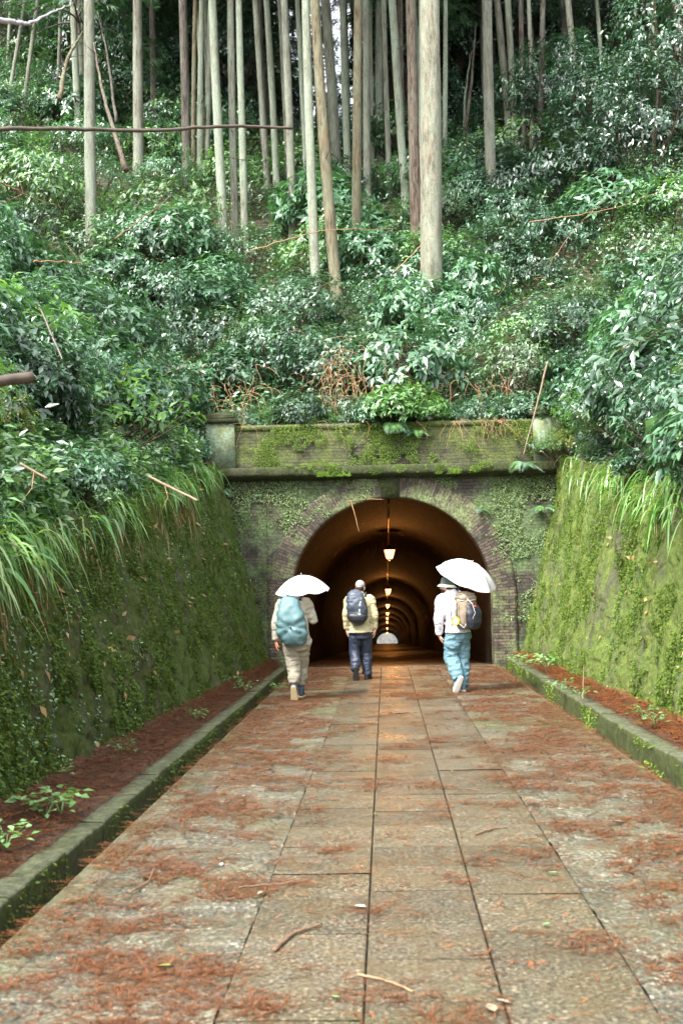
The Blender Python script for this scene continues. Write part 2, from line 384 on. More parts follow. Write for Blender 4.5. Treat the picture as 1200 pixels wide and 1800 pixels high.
# ------------------------------------------------------------ terrain
def zw(y): return np.clip(4.25-.156*(23.6-np.asarray(y, float)), 1.35, 4.25)
def bL(y): return -2.43-.017*(23.6-np.asarray(y, float))
def bR(y): return 2.72+.0175*(23.6-np.asarray(y, float))
BAT = .245
def topL(y): return bL(y)-BAT*zw(y)
def topR(y): return bR(y)+BAT*zw(y)
Y0 = 23.6
def T(x, y):
    x = np.atleast_1d(np.asarray(x, float)); y = np.broadcast_to(np.asarray(y, float), x.shape)
    dist = np.where(x < 0, topL(y)-x, x-topR(y))
    bank = zw(y)+np.where(dist < 0, dist*.8, np.where(dist < 7, dist*.82, 7*.82+(dist-7)*.5))
    yc = 43+1.1*np.clip(np.abs(x+1.2)-3.0, 0, 14)
    back = 4.95+.7*(np.minimum(y, yc)-24.15)+.28*np.clip(np.abs(x)-4, 0, 14)
    back = back-.15*np.clip(y-yc-4, 0, None)
    k = 1.2; m = np.maximum(bank, back); d = np.abs(bank-back)
    z = m+np.where(d < k, (k-d)**2/(4*k), 0)*np.clip((np.abs(x)-3.6)/2, 0, 1)*np.clip((y-23)/3, 0, 1)
    amp = np.clip(np.minimum(np.where(y > 24.1, (y-24.1)*.6, np.maximum(dist, 0)*.6), 1), 0, 1)
    return z+.45*amp*fb(x, y, 0, .28, 4)
def hit(px, py):
    d = camR @ Vector(((px-600)/2000, -(py-900)/2000, -1)); last = None
    ys = np.linspace(6, 120, 2300); P = np.array(CAM)[None]+np.array(d)[None]*(ys/d.y)[:, None]
    z = T(P[:, 0], P[:, 1]); dist = np.where(P[:, 0] < 0, topL(P[:, 1])-P[:, 0], P[:, 0]-topR(P[:, 1]))
    ok = (P[:, 2] < z) & ((P[:, 1] > 24.2) | (dist > 0))
    i = np.argmax(ok)
    return P[i] if ok.any() else None

def build_terrain():
    mb = MB()
    for side in (-1, 1):
        ys = np.concatenate([np.linspace(-40, 2, 22), np.linspace(2.3, 24.1, 95)]); us = np.concatenate([np.linspace(0, 12, 60), np.linspace(12.6, 60, 30)])
        Yg, Ug = np.meshgrid(ys, us, indexing='ij')
        X = np.where(side < 0, topL(Yg)-Ug-.02, topR(Yg)+Ug+.02)
        Z = T(X.ravel(), Yg.ravel()).reshape(X.shape)
        F = grid(*X.shape); F = F[:, ::-1] if side > 0 else F
        mb.add(np.stack([X, Yg, Z], -1).reshape(-1, 3), F)
    ys = np.concatenate([np.linspace(24.1, 60, 110), np.linspace(61, 219, 60)]); xs = np.concatenate([np.linspace(-64, -14, 26), np.linspace(-13.6, 13.6, 100), np.linspace(14, 64, 26)])
    Yg, Xg = np.meshgrid(ys, xs, indexing='ij'); Z = T(Xg.ravel(), Yg.ravel()).reshape(Xg.shape)
    mb.add(np.stack([Xg, Yg, Z], -1).reshape(-1, 3), grid(*Xg.shape)[:, ::-1])
    return mb.mesh('hillside', True)
tag(obj('hillside', build_terrain(), M['soil']), kind='structure')
g = MB(); g.add([(-900, -900, -13), (900, -900, -13), (900, 900, -13), (-900, 900, -13)], [(0, 1, 2, 3)])
tag(g.build('ground', M['soil']), kind='structure')

# ------------------------------------------------------------ road
RL, RR = -1.83, 2.24
ROADEND = 23.62
def road_y():
    y = [-8.0]
    while y[-1] < 3: y.append(y[-1]+.12)
    while y[-1] < ROADEND: y.append(y[-1]+max(.014, .0018*y[-1]))
    y[-1] = ROADEND; return np.array(y)
def vor(x, y, sx, sy, seed):
    i = np.floor(x/sx).astype(int); j = np.floor(y/sy).astype(int); f1 = np.full(x.shape, 9.); f2 = f1.copy(); idv = np.zeros(x.shape)
    for a in (-1, 0, 1):
        for b in (-1, 0, 1):
            ci = i+a; cj = j+b
            cx = (ci+.5+.38*(_h(ci, cj, np.full_like(ci, seed))*2-1))*sx; cy = (cj+.5+(.5 if True else 0)*(ci % 2)*.6+.3*(_h(ci, cj, np.full_like(ci, seed+7))*2-1))*sy
            d = np.maximum(np.abs(x-cx)/sx*1.0, np.abs(y-cy)/sy*1.0)*.6+np.hypot((x-cx)/sx, (y-cy)/sy)*.4; k = _h(ci, cj, np.full_like(ci, seed+3))
            u = d < f1; f2 = np.where(u, f1, np.minimum(f2, d)); idv = np.where(u, k, idv); f1 = np.where(u, d, f1)
    return f2-f1, idv
def rough_zone(x0, x1):
    ys = road_y(); xs = np.arange(x0, x1+.001, .017); xs[-1] = x1
    Yg, Xg = np.meshgrid(ys, xs, indexing='ij'); x = Xg.ravel(); y = Yg.ravel()
    wx = x+.04*fb(x, y, 3, 3); wy = y+.04*fb(x, y, 9, 3)
    e, idv = vor(wx, wy, .36, .31, 11); joint = np.clip(1-e/.085, 0, 1)**1.2*np.clip(.95+fb(x, y, 8, 2.5, 3)*1.3, .15, 1)
    z = -.018*joint+.014*fb(x, y, 0, 6, 5)+.012*(idv-.5)
    edge = np.minimum(np.abs(x-RL), np.abs(x-RR)); st = edge < .19
    yy = np.floor((y+.3*(x > 0))/.72); fr = (y+.3*(x > 0))/.72-yy
    j2 = np.maximum(np.clip(1-np.abs(edge-.19)/.02, 0, 1), np.clip(1-np.minimum(fr, 1-fr)*.72/.012, 0, 1)*st)
    z = np.where(st, .004*fb(x, y, 0, 7, 4)-.012*j2, z); joint = np.where(st, j2, joint); idv = np.where(st, .75+.25*_h(yy.astype(int), (x > 0).astype(int), (x > 0).astype(int)), idv)
    moss = np.clip(fb(x, y, 5, 1.1, 4)*2.2-.1, 0, 1)*.5+.5*np.clip(1-edge/.3, 0, 1)*np.clip(fb(x, y, 2, 3)+.5, 0, 1)
    F = grid(*Xg.shape)[:, ::-1]
    return mesh_np('paving', np.stack([x, y, z], 1), F, smooth=True, attr={'tone': .78+.42*idv, 'moss': moss, 'joint': joint*.75})
COLS = [(-.689, -.122), (-.117, .431), (.437, 1.009)]
tag(obj('road', rough_zone(-1.83, -.69), M['cobble']), kind='structure')
tag(obj('road', rough_zone(1.01, 2.24), M['cobble']), kind='structure')
def slabs():
    V = []; F = []; tone = []; moss = []; joint = []; n = 0
    for ci, (x0, x1) in enumerate(COLS):
        y = -8+ci*.21
        while y < ROADEND:
            L = random.uniform(.5, .68); y1 = min(y+L, ROADEND); res = .02 if y < 9 else .04
            gx = np.concatenate([[x0, x0+.004], np.linspace(x0+.01, x1-.01, int((x1-x0)/res)), [x1-.004, x1]]); gy = np.concatenate([[y+.0, y+.004], np.linspace(y+.012, max(y1-.012, y+.02), int(L/res)), [y1-.005, y1-.001]])
            Yg, Xg = np.meshgrid(gy, gx, indexing='ij'); X = Xg.ravel(); Yv = Yg.ravel()
            tx, ty, t0 = random.gauss(0, .003), random.gauss(0, .003), random.gauss(0, .0012)
            ed = np.minimum(np.minimum(X-x0, x1-X), np.minimum(Yv-y, y1-Yv))
            ex = np.minimum(X-x0, x1-X); z = t0+tx*(X-x0)+ty*(Yv-y)+.0030*fb(X, Yv, 4, 5, 4)-np.where(ex < .001, .012, 0)-np.where(ed < .009, .0012, 0)
            V.append(np.stack([X, Yv, z], 1)); F.append(grid(*Xg.shape)[:, ::-1]+n); n += len(X)
            t = random.uniform(.78, 1.18); tone.append(np.full(len(X), t)); moss.append(np.clip(fb(X, Yv, 5, .9, 4)*2-.35, 0, 1)*.45); joint.append(np.where(ed < .001, .55, 0)); y = y1
    return mesh_np('slabs', np.vstack(V), np.vstack(F), smooth=False, attr={'tone': np.concatenate(tone), 'moss': np.concatenate(moss), 'joint': np.concatenate(joint)})
tag(obj('road', slabs(), M['slab']), kind='structure')
g = MB(); g.box((-1.82, -8, -.6), (2.23, ROADEND, -.030)); tag(g.build('road_bed', M['litter']), kind='structure')

# gutters + litter strips
def strip(name, xa, xb, za, zb, mat, amp=.02, n=14, kind='structure', y0=-8., y1=23.6):
    ys = np.concatenate([np.arange(y0, 3, .2), np.arange(3, y1, .05), [y1]]); t = np.linspace(0, 1, n); Yg, Tg = np.meshgrid(ys, t, indexing='ij')
    XA = xa(Yg) if callable(xa) else xa; XB = xb(Yg) if callable(xb) else xb
    X = XA+(XB-XA)*Tg; Z = za+(zb-za)*Tg+amp*fb(X.ravel(), Yg.ravel(), 1, 5, 4).reshape(X.shape)
    me = mesh_np(name, np.stack([X, Yg, Z], -1).reshape(-1, 3), grid(*X.shape)[:, ::-1], smooth=True)
    return tag(obj(name, me, mat), kind=kind)
strip('gutter', -2.02, -1.80, -.27, -.27, M['litter'], .02, 6)
strip('gutter', 2.20, 2.42, -.10, -.10, M['litter'], .03, 6)
strip('verge', lambda y: bL(y)-.12, -2.16, .2, .045, M['litter'], .035, 16)
strip('verge', 2.57, lambda y: bR(y)+.12, .15, .26, M['litter'], .04, 16)

def kerb(xa, xb, top, bottom, label, taper_end):
    """row of kerb stones, each a part"""
    t = thing('kerb', label, 'kerb', (0, 0, 0)); y = -8.; i = 0
    while y < 23.2:
        L = random.uniform(.9, 1.15) if y > 3 else 2.2
        y1 = min(y+L, 23.35); n = max(6, int((y1-y)/.045)); ys = np.linspace(y+.004, y1-.004, n)
        dz = random.gauss(0, .006); dx = random.gauss(0, .004)
        prof = [(xa, bottom), (xa, top-.05), (xa, top-.012), (xa+.012*np.sign(xb-xa), top), ((xa+xb)/2, top), (xb-.012*np.sign(xb-xa), top), (xb, top-.012), (xb, bottom)]
        # refine tall face
        pr = [(xa, bottom+(top-.05-bottom)*k/6) for k in range(6)]+prof[1:]
        P = np.array(pr); m = len(P); Yg = np.repeat(ys, m); X = np.tile(P[:, 0], n)+dx; Z = np.tile(P[:, 1], n)+dz
        drop = 0
        X = X+.010*fb(X*1+Z*2, Yg, 5, 6, 4)+.006*fb(Z*3, Yg, 1, 22, 2); Z = Z+np.where(Z > top-.1, 1, 0)*.010*fb(X, Yg, 9, 6, 4)
        F = grid(n, m); F = F if xb < xa else F[:, ::-1]
        V = np.stack([X, Yg, Z], 1)
        caps = [list(range(m)), list(range((n-1)*m, n*m))]
        mb = MB(); mb.add(V, F)
        for cp in caps:
            c = V[cp].mean(0); base = mb.n; mb.add(np.vstack([V[cp], c]), None, [(j, (j+1) % m, m) for j in range(m)])
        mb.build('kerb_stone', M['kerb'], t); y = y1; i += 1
    n = 9000; y = 3+20.3*rng.uniform(0, 1, n); z = rng.uniform(bottom, top, n); k = fbm(np.stack([y*1.3, z*4, z*0+xa], 1), 3) > .0; y, z = y[k], z[k]; n = len(y); sd_ = np.sign(xa-xb)
    P = np.stack([np.full(n, xa)+sd_*rng.uniform(0, .012, n), y, z], 1); D = rng.normal(0, .7, (n, 3))+np.array((sd_*.5, 0, -.5)); Nn = rng.normal(0, .4, (n, 3))+np.array((sd_, 0, .6))
    v, f = scatter(LEAF_V*np.array((1.3, 1, 1)), LEAF_F, P, frames(D, Nn), rng.uniform(.012, .035, n)); tag(obj('moss', mesh_np('moss', v, f), M['moss_leaf'] if xa > 0 else M['moss_dark'], t), kind='stuff')
    return t
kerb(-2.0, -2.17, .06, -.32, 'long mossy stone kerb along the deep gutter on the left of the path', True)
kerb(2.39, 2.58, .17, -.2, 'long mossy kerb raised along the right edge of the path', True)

# ------------------------------------------------------------ retaining walls
def rwall(side):
    ys = np.concatenate([np.arange(-8, 3, .15), np.arange(3, Y0, .035), [Y0]]); ns = 130
    t = np.linspace(0, 1, ns); Yg, Tg = np.meshgrid(ys, t, indexing='ij'); H = zw(Yg)+.02; Z = -.1+Tg*(H+.1)
    X0 = (bL(Yg)-BAT*Z) if side < 0 else (bR(Yg)+BAT*Z)
    P = np.stack([X0.ravel(), Yg.ravel(), Z.ravel()*.55+Yg.ravel()*.0], 1)
    d = .18*fbm(P*1.3, 4)+.12*fbm(P*3.6, 3)+.07*fbm(P*11, 3)
    d = d+.03*np.abs(fbm(P*np.array((1, 9, 3.5)), 3))
    e, idv = vor(Yg.ravel()+.12*fbm(P*2.2+5, 2), Z.ravel()+.10*fbm(P*2.2+9, 2), .46, .34, 31); d = d*.8+.022*np.clip(e/.14, 0, 1)+.018*(idv-.5)
    X = X0.ravel()+d*(-side)*.9
    V = np.stack([X, Yg.ravel(), Z.ravel()], 1); F = grid(*Yg.shape); F = F if side < 0 else F[:, ::-1]
    mb = MB(); mb.add(V, F[:, ::-1])
    return mb.mesh('wall_face', True), V
def moss_scatter(V, side, n, mat, sizes, parent, name='moss', nsc=1.4, thr=-.1, ymin=4):
    V = V[V[:, 1] > ymin]; w = 1.0/np.maximum(V[:, 1], 6)**.5; idx = rng.choice(len(V), n*2, p=w/w.sum())
    P = V[idx]+rng.normal(0, .02, (n*2, 3)); P[:, 0] = V[idx, 0]-side*rng.uniform(0, .025, n*2)
    k = fbm(P*nsc, 4)+.25*fbm(P*7, 2) > thr; P = P[k][:n]; n = len(P)
    D = np.stack([-side*rng.uniform(.2, 1, n), rng.normal(0, .6, n), rng.normal(-.5, .6, n)], 1)
    Nn = np.stack([-side*np.ones(n), rng.normal(0, .5, n), rng.uniform(.2, 1.2, n)], 1)
    v, f = scatter(LEAF_V*np.array((1.3, 1, 1)), LEAF_F, P, frames(D, Nn), rng.uniform(*sizes, n))
    return tag(obj(name, mesh_np(name, v, f), mat, parent), kind='stuff')
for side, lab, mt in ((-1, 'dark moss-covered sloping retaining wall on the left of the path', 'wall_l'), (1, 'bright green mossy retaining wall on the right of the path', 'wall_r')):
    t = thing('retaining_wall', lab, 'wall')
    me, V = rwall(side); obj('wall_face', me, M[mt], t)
    tl = topL if side < 0 else topR
    ys = np.linspace(-8, Y0, 60); mb = MB()
    Vb = np.concatenate([np.stack([tl(ys)+side*o, ys, zw(ys)+z], 1) for o, z in ((-.12, -.5), (-.02, .04), (.45, .05), (.45, -.6))])
    n = len(ys); Q = []
    for r in range(3):
        for i in range(n-1): Q.append((r*n+i, r*n+i+1, (r+1)*n+i+1, (r+1)*n+i))
    mb.add(Vb, Q); mb.build('coping', M[mt], t)
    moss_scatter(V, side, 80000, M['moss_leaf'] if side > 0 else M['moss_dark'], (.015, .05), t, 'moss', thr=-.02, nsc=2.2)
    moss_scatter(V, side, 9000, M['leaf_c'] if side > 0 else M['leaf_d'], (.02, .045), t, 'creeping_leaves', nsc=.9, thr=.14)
    moss_scatter(V, side, 220, M['straw'], (.04, .12), t, 'dry_bits', nsc=1.5, thr=-.1)

# ------------------------------------------------------------ tunnel portal
CX, RI, RO, ZS = .13, 2.07, 2.56, 1.42
portal = thing('tunnel_portal', 'old brick tunnel entrance with arched mouth, mossy cornice and parapet', 'tunnel entrance')
def uvmesh(name, X, Yv, Z, U, W, mat, parent, flip=False, smooth=False):
    sh = X.shape; F = grid(*sh); F = F[:, ::-1] if flip else F
    return obj(name, mesh_np(name, np.stack([X, Yv, Z], -1).reshape(-1, 3), F, uv=np.stack([U, W], -1).reshape(-1, 2), smooth=smooth), mat, parent)
# spandrel wall
xs = np.unique(np.concatenate([np.linspace(-3.75, 3.8, 120), CX-RO+np.array((0, .001, .01, .03, .07, .13)), CX+RO-np.array((0, .001, .01, .03, .07, .13))]))
bot = np.where(np.abs(xs-CX) < RO-1e-6, ZS+np.sqrt(np.maximum(RO**2-(xs-CX)**2, 0)), -.15)
tt = np.linspace(0, 1, 60); X, Tt = np.meshgrid(xs, tt, indexing='ij'); Z = bot[:, None]+(3.95-bot[:, None])*Tt
Yv = Y0+.02*fb(X.ravel(), Z.ravel(), 0, 2, 4).reshape(X.shape)+.006*fb(X.ravel(), Z.ravel(), 0, 14, 3).reshape(X.shape)
uvmesh('front_wall', X, Yv, Z, X, Z, M['portal'], portal, False)
# arch ring (jambs + arc)
def ringpath(r, n=90):
    a = np.linspace(math.pi, 0, n); zj = np.linspace(-.12, ZS, 18)[:-1]
    px = np.concatenate([np.full(17, CX-r), CX+r*np.cos(a), np.full(17, CX+r)]); pz = np.concatenate([zj, ZS+r*np.sin(a), zj[::-1]])
    return px, pz
s_len = np.concatenate([np.linspace(-.12, ZS, 18)[:-1], ZS+RI*1.12*np.linspace(0, math.pi, 90), ZS+RI*1.12*math.pi+np.linspace(0, ZS+.12, 18)[1:]])
rad = np.concatenate([[RO], np.linspace(RO-.005, RI+.005, 10), [RI, RI]]); dep = np.concatenate([[0], np.full(10, -.045), [-.035, .5]])
rows = []
for r, dy in zip(rad, dep):
    px, pz = ringpath(r); rows.append(np.stack([px, np.full_like(px, Y0+dy), pz], 1))
rows = np.array(rows); nz = fbm(rows.reshape(-1, 3)*6, 4).reshape(rows.shape[:2]); rows[..., 1] += .010*nz
U = np.concatenate([rad[:-1], [RI-.5]])[:, None]*np.ones(rows.shape[1]); W = np.ones(len(rad))[:, None]*s_len
uvmesh('arch_ring', rows[..., 0], rows[..., 1], rows[..., 2], U, W, M['ring'], portal, False)
# keystone
g = MB(); k0 = ZS+RI-.02; g.add([(CX-.17, Y0-.085, k0), (CX+.17, Y0-.085, k0), (CX+.24, Y0-.085, ZS+RO-.02), (CX-.24, Y0-.085, ZS+RO-.02), (CX-.17, Y0+.1, k0), (CX+.17, Y0+.1, k0), (CX+.24, Y0+.1, ZS+RO-.02), (CX-.24, Y0+.1, ZS+RO-.02)], [(0, 1, 2, 3), (0, 4, 5, 1), (1, 5, 6, 2), (2, 6, 7, 3), (3, 7, 4, 0)])
g.build('keystone', M['cornice'], portal)
def slabmesh(name, x0, x1, prof, mat, n=120, amp=.012, uv=True):
    """profile list (y,z) swept along x with roughness"""
    P = np.array(prof, float); xs = np.linspace(x0, x1, n); X = np.repeat(xs[:, None], len(P), 1); Yq = np.repeat(P[None, :, 0], n, 0); Z = np.repeat(P[None, :, 1], n, 0)
    nn = fbm(np.stack([X, Yq*2, Z*2], -1).reshape(-1, 3)*5, 4).reshape(X.shape); Yq = Yq+amp*nn; Z = Z+amp*.8*fbm(np.stack([X, Yq, Z], -1).reshape(-1, 3)*4+9, 4).reshape(X.shape)
    sarc = np.concatenate([[0], np.cumsum(np.hypot(np.diff(P[:, 0]), np.diff(P[:, 1])))])
    return uvmesh(name, X, Yq, Z, X, np.repeat(sarc[None], n, 0), mat, portal, True)
slabmesh('cornice', -3.6, 3.7, [(Y0+.05, 3.86), (Y0-.06, 3.88), (Y0-.07, 3.92), (Y0-.28, 3.95), (Y0-.30, 4.0), (Y0-.295, 4.1), (Y0-.27, 4.14), (Y0-.1, 4.16), (Y0+.02, 4.17)][::-1], M['cornice'], 160, .02)
slabmesh('parapet', -3.1, 3.15, [(Y0+.02, z) for z in np.linspace(4.12, 5.0, 26)][::-1] and ([(Y0+.55, 4.9), (Y0+.55, 5.06), (Y0+.3, 5.08), (Y0+.03, 5.07), (Y0, 5.04), (Y0, 4.96)]+[(Y0+.03, z) for z in np.linspace(4.95, 4.12, 24)]), M['parapet'], 150, .014)
# recessed name panel frame on the parapet
for a, b in (((-.62, Y0-.02, 4.33), (1.1, Y0+.05, 4.37)), ((-.62, Y0-.02, 4.78), (1.1, Y0+.05, 4.82)), ((-.66, Y0-.02, 4.33), (-.62, Y0+.05, 4.82)), ((1.1, Y0-.02, 4.33), (1.14, Y0+.05, 4.82))):
    pass
g = MB(); g.box((-.62, Y0-.02, 4.36), (.55, Y0+.05, 4.40)); g.box((-.66, Y0-.02, 4.36), (-.62, Y0+.05, 4.6)); g.build('panel_frame', M['cornice'], portal)
for xa, xb in ((-3.68, -3.08), (3.12, 3.72)):
    g = MB(); g.box((xa, Y0-.09, 4.15), (xb, Y0+.55, 5.12), .006)
    pier = g.build('pier', M['pier'], portal)
    g = MB(); g.box((xa-.06, Y0-.15, 5.12), (xb+.06, Y0+.6, 5.2), .006); g.box((xa, Y0-.09, 5.2), (xb, Y0+.55, 5.28), .006)
    V = np.array([(xa, Y0-.09, 5.28), (xb, Y0-.09, 5.28), (xb, Y0+.55, 5.28), (xa, Y0+.55, 5.28), ((xa+xb)/2-.05, Y0+.2, 5.4), ((xa+xb)/2+.05, Y0+.2, 5.4)]); g.add(V, [(0, 1, 5, 4), (2, 3, 4, 5)], [(1, 2, 5), (3, 0, 4)])
    g.build('pier_cap', M['cornice'], pier)
# low side piers beside the arch
for xa, xb in ((-2.95, -2.62), (2.9, 3.2)):
    g = MB(); g.box((xa, Y0-.05, 1.35), (xb, Y0+.02, 1.43), .004); g.build('string_course', M['cornice'], portal)
# creeper + moss cushions on the portal
def creeper(n, box, thr, mat, sizes, name, sc=1.6, off=.0, seed=0.0, y=Y0):
    P = np.stack([rng.uniform(box[0], box[1], n*4), np.full(n*4, y)-rng.uniform(.01, .06, n*4)-off, rng.uniform(box[2], box[3], n*4)], 1)
    inside = ((P[:, 0]-CX)**2+(np.maximum(P[:, 2]-ZS, 0))**2) < (RI+.06)**2
    rin = np.hypot(P[:, 0]-CX, np.maximum(P[:, 2]-ZS, 0)) < RO
    k = (fbm(P*sc+seed, 4)+.3*fbm(P*9+seed, 3) > thr+np.where(rin, .22, 0)) & ~inside; P = P[k][:n]; n = len(P)
    D = np.stack([rng.normal(0, .7, n), rng.uniform(-1, -.2, n), rng.normal(-.3, .7, n)], 1); Nn = np.stack([rng.normal(0, .5, n), -np.ones(n), rng.uniform(.2, 1.3, n)], 1)
    v, f = scatter(LEAF_V, LEAF_F, P, frames(D, Nn), rng.uniform(*sizes, n)); return tag(obj(name, mesh_np(name, v, f), mat, portal), kind='stuff')
creeper(15000, (-3.6, 3.6, .9, 3.88), .0, M['creeper'], (.02, .06), 'creeper')
creeper(6000, (-3.6, 3.6, .3, 3.9), .05, M['moss_leaf'], (.015, .04), 'wall_moss', seed=11)
creeper(12000, (-3.3, 3.4, 4.12, 5.05), .0, M['moss_leaf'], (.02, .045), 'parapet_moss', seed=5)
creeper(6000, (-2.0, 2.6, 3.93, 4.2), .1, M['moss_leaf'], (.015, .035), 'cornice_moss', off=.28, seed=2, sc=1.1)
for (mx, mz, mr) in ((-1.3, 4.12, .16), (-1.0, 4.08, .12), (-.15, 4.02, .10), (.35, 4.06, .10), (1.2, 4.05, .09), (1.9, 4.02, .08), (2.1, 4.1, .10)):
    n = 500; a = rng.normal(0, 1, (n, 3)); a /= np.linalg.norm(a, axis=1)[:, None]; P = np.array((mx, Y0-.29, mz))+a*np.array((mr*1.5, .09, mr*.8))*rng.uniform(.6, 1, (n, 1))
    v, f = scatter(LEAF_V, LEAF_F, P, frames(a+rng.normal(0, .4, (n, 3)), rng.normal(0, 1, (n, 3))), rng.uniform(.015, .04, n)); tag(obj('moss_cushion', mesh_np('moss_cushion', v, f), M['moss_leaf'], portal), kind='stuff')

# ------------------------------------------------------------ tunnel bore
def floor_z(y):
    y = np.asarray(y, float); return np.where(y < Y0, 0, np.where(y < 150, -.0463*(y-Y0), -.0463*(150-Y0)-.0705*(y-150)))
YE = 221.0
tunnel = thing('tunnel_bore', 'long dark brick-lined tunnel running down to a distant bright mouth', 'tunnel')
ys = np.concatenate([np.linspace(Y0+.3, 60, 90), np.linspace(61, YE, 100)]); px, pz = ringpath(RI+.012, 60); sl = np.concatenate([[0], np.cumsum(np.hypot(np.diff(px), np.diff(pz)))])
X = np.repeat(px[None], len(ys), 0); Yv = np.repeat(ys[:, None], len(px), 1); Z = pz[None]+floor_z(ys)[:, None]
nn = fbm(np.stack([X, Yv*.6, Z], -1).reshape(-1, 3)*2.2, 4).reshape(X.shape); X = X+(X-CX)*.008*nn
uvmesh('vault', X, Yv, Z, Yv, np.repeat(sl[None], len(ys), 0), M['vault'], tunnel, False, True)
xs = np.linspace(CX-RI-.02, CX+RI+.02, 20); ysf = np.concatenate([np.linspace(Y0+.02, 60, 150), np.linspace(61, 260, 120)]); Yg, Xg = np.meshgrid(ysf, xs, indexing='ij')
Z = floor_z(Yg)-.012+.012*fb(Xg.ravel(), Yg.ravel(), 0, 2, 3).reshape(Xg.shape)
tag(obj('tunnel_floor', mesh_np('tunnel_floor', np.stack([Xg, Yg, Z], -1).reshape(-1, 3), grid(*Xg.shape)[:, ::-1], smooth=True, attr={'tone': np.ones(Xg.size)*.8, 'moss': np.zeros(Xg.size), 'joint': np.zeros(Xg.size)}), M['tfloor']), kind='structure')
g = MB(); mm = []
M['metal'] = plain('dark_iron', (.03, .024, .02), .4, .5, 60, .4, .1, .8)
M['brass'] = plain('conduit_metal', (.30, .2, .09), .35, .5, 60, .3, .1, .7)
cy = np.linspace(Y0+.4, YE-1, 60); g.tube(np.stack([np.full(60, CX-.02), cy, floor_z(cy)+ZS+RI-.10], 1), .016, 6); g.build('conduit', M['brass'], tunnel)
# far mouth: headwall and the pale bank outside it
zf = float(floor_z(YE)); far = thing('far_portal', 'tiny far portal wall at the end of the tunnel', 'tunnel exit')
g = MB(); xs = np.linspace(CX-5, CX+5, 80); bt = np.where(np.abs(xs-CX) < RI, zf+ZS+np.sqrt(np.maximum(RI**2-(xs-CX)**2, 0)), zf-.3)
V = np.concatenate([np.stack([xs, np.full(80, YE), bt], 1), np.stack([xs, np.full(80, YE), np.full(80, zf+6)], 1)]); g.add(V, [(i, i+1, 81+i, 80+i) for i in range(79)]); g.build('wall', M['portal'], far)
def rockm():
    a = N('pale_rock'); n = a.noise(a.geo((1, 1, .5)), 1.2, 8, .7); a.col(a.ramp(n, [(.3, (.03, .03, .028)), (.5, (.075, .073, .068)), (.7, (.13, .128, .12))])); a.set(Roughness=.9); a.bump(n, .8, .3); return a.m
M['rock'] = rockm()
xs = np.linspace(-20, 20, 60); ts = np.linspace(0, 1, 40); Xg, Tg = np.meshgrid(xs, ts, indexing='ij'); Yg = 245+Tg*14+1.2*fb(Xg.ravel(), Tg.ravel()*10, 0, .5).reshape(Xg.shape)
tag(obj('rock_bank', mesh_np('rock_bank', np.stack([Xg, Yg, zf-3+Tg*13], -1).reshape(-1, 3), grid(*Xg.shape)), M['rock']), kind='structure')

# lamps
M['glow'] = N('lamp_glass'); a = M['glow']; a.set(Base_Color=(1, .8, .6, 1), Emission_Color=(1, .33, .13, 1), Emission_Strength=1.3, Roughness=.4); M['glow'] = a.m
ordn = ['nearest glowing lantern hanging inside the tunnel mouth', 'second glowing tunnel lantern counted from the mouth', 'third glowing tunnel lantern counted from the mouth', 'fourth glowing tunnel lantern counted from the mouth', 'fifth glowing tunnel lantern counted from the mouth', 'sixth glowing tunnel lantern counted from the mouth', 'seventh glowing tunnel lantern, second last before the far mouth', 'farthest tunnel lantern right above the distant opening']
for i in range(8):
    y = 30.9+24.3*i; zc = float(floor_z(y))+ZS+RI
    t = thing('hanging_lantern', ordn[i], 'lamp', (CX+.0, y, zc-.02), 0, 'lanterns hanging along the tunnel crown')
    g = MB(); g.tube([(0, 0, .02), (0, 0, -.4)], .014, 8); g.box((-.2, -.02, -.02), (.2, .02, 0)); g.build('rod', M['brass'], t)
    g = MB(); g.rings([(0, 0, -.50, .17, .17), (0, 0, -.47, .16, .16), (0, 0, -.42, .08, .08), (0, 0, -.38, .03, .03)], 16, 3); g.build('cap', M['metal'], t)
    g = MB(); g.rings([(0, 0, -.74, .065, .065), (0, 0, -.70, .095, .095), (0, 0, -.6, .125, .125), (0, 0, -.505, .15, .15)], 8, 2); g.build('glass', M['glow'], t)
    g = MB()
    for k in range(4):
        an = k*math.pi/2+.4; g.tube([(.155*math.cos(an), .155*math.sin(an), -.5), (.07*math.cos(an), .07*math.sin(an), -.76)], .006, 5)
    g.tube([(0, 0, -.74), (0, 0, -.8)], [.05, .015], 8); g.build('frame', M['metal'], t)
    ld = bpy.data.lights.new('lantern_light', 'POINT'); ld.energy = 30; ld.color = (1, .36, .07); ld.shadow_soft_size = .1
    lo = bpy.data.objects.new('lantern_light', ld); COL.objects.link(lo); lo.parent = t; lo.location = (0, 0, -.86)
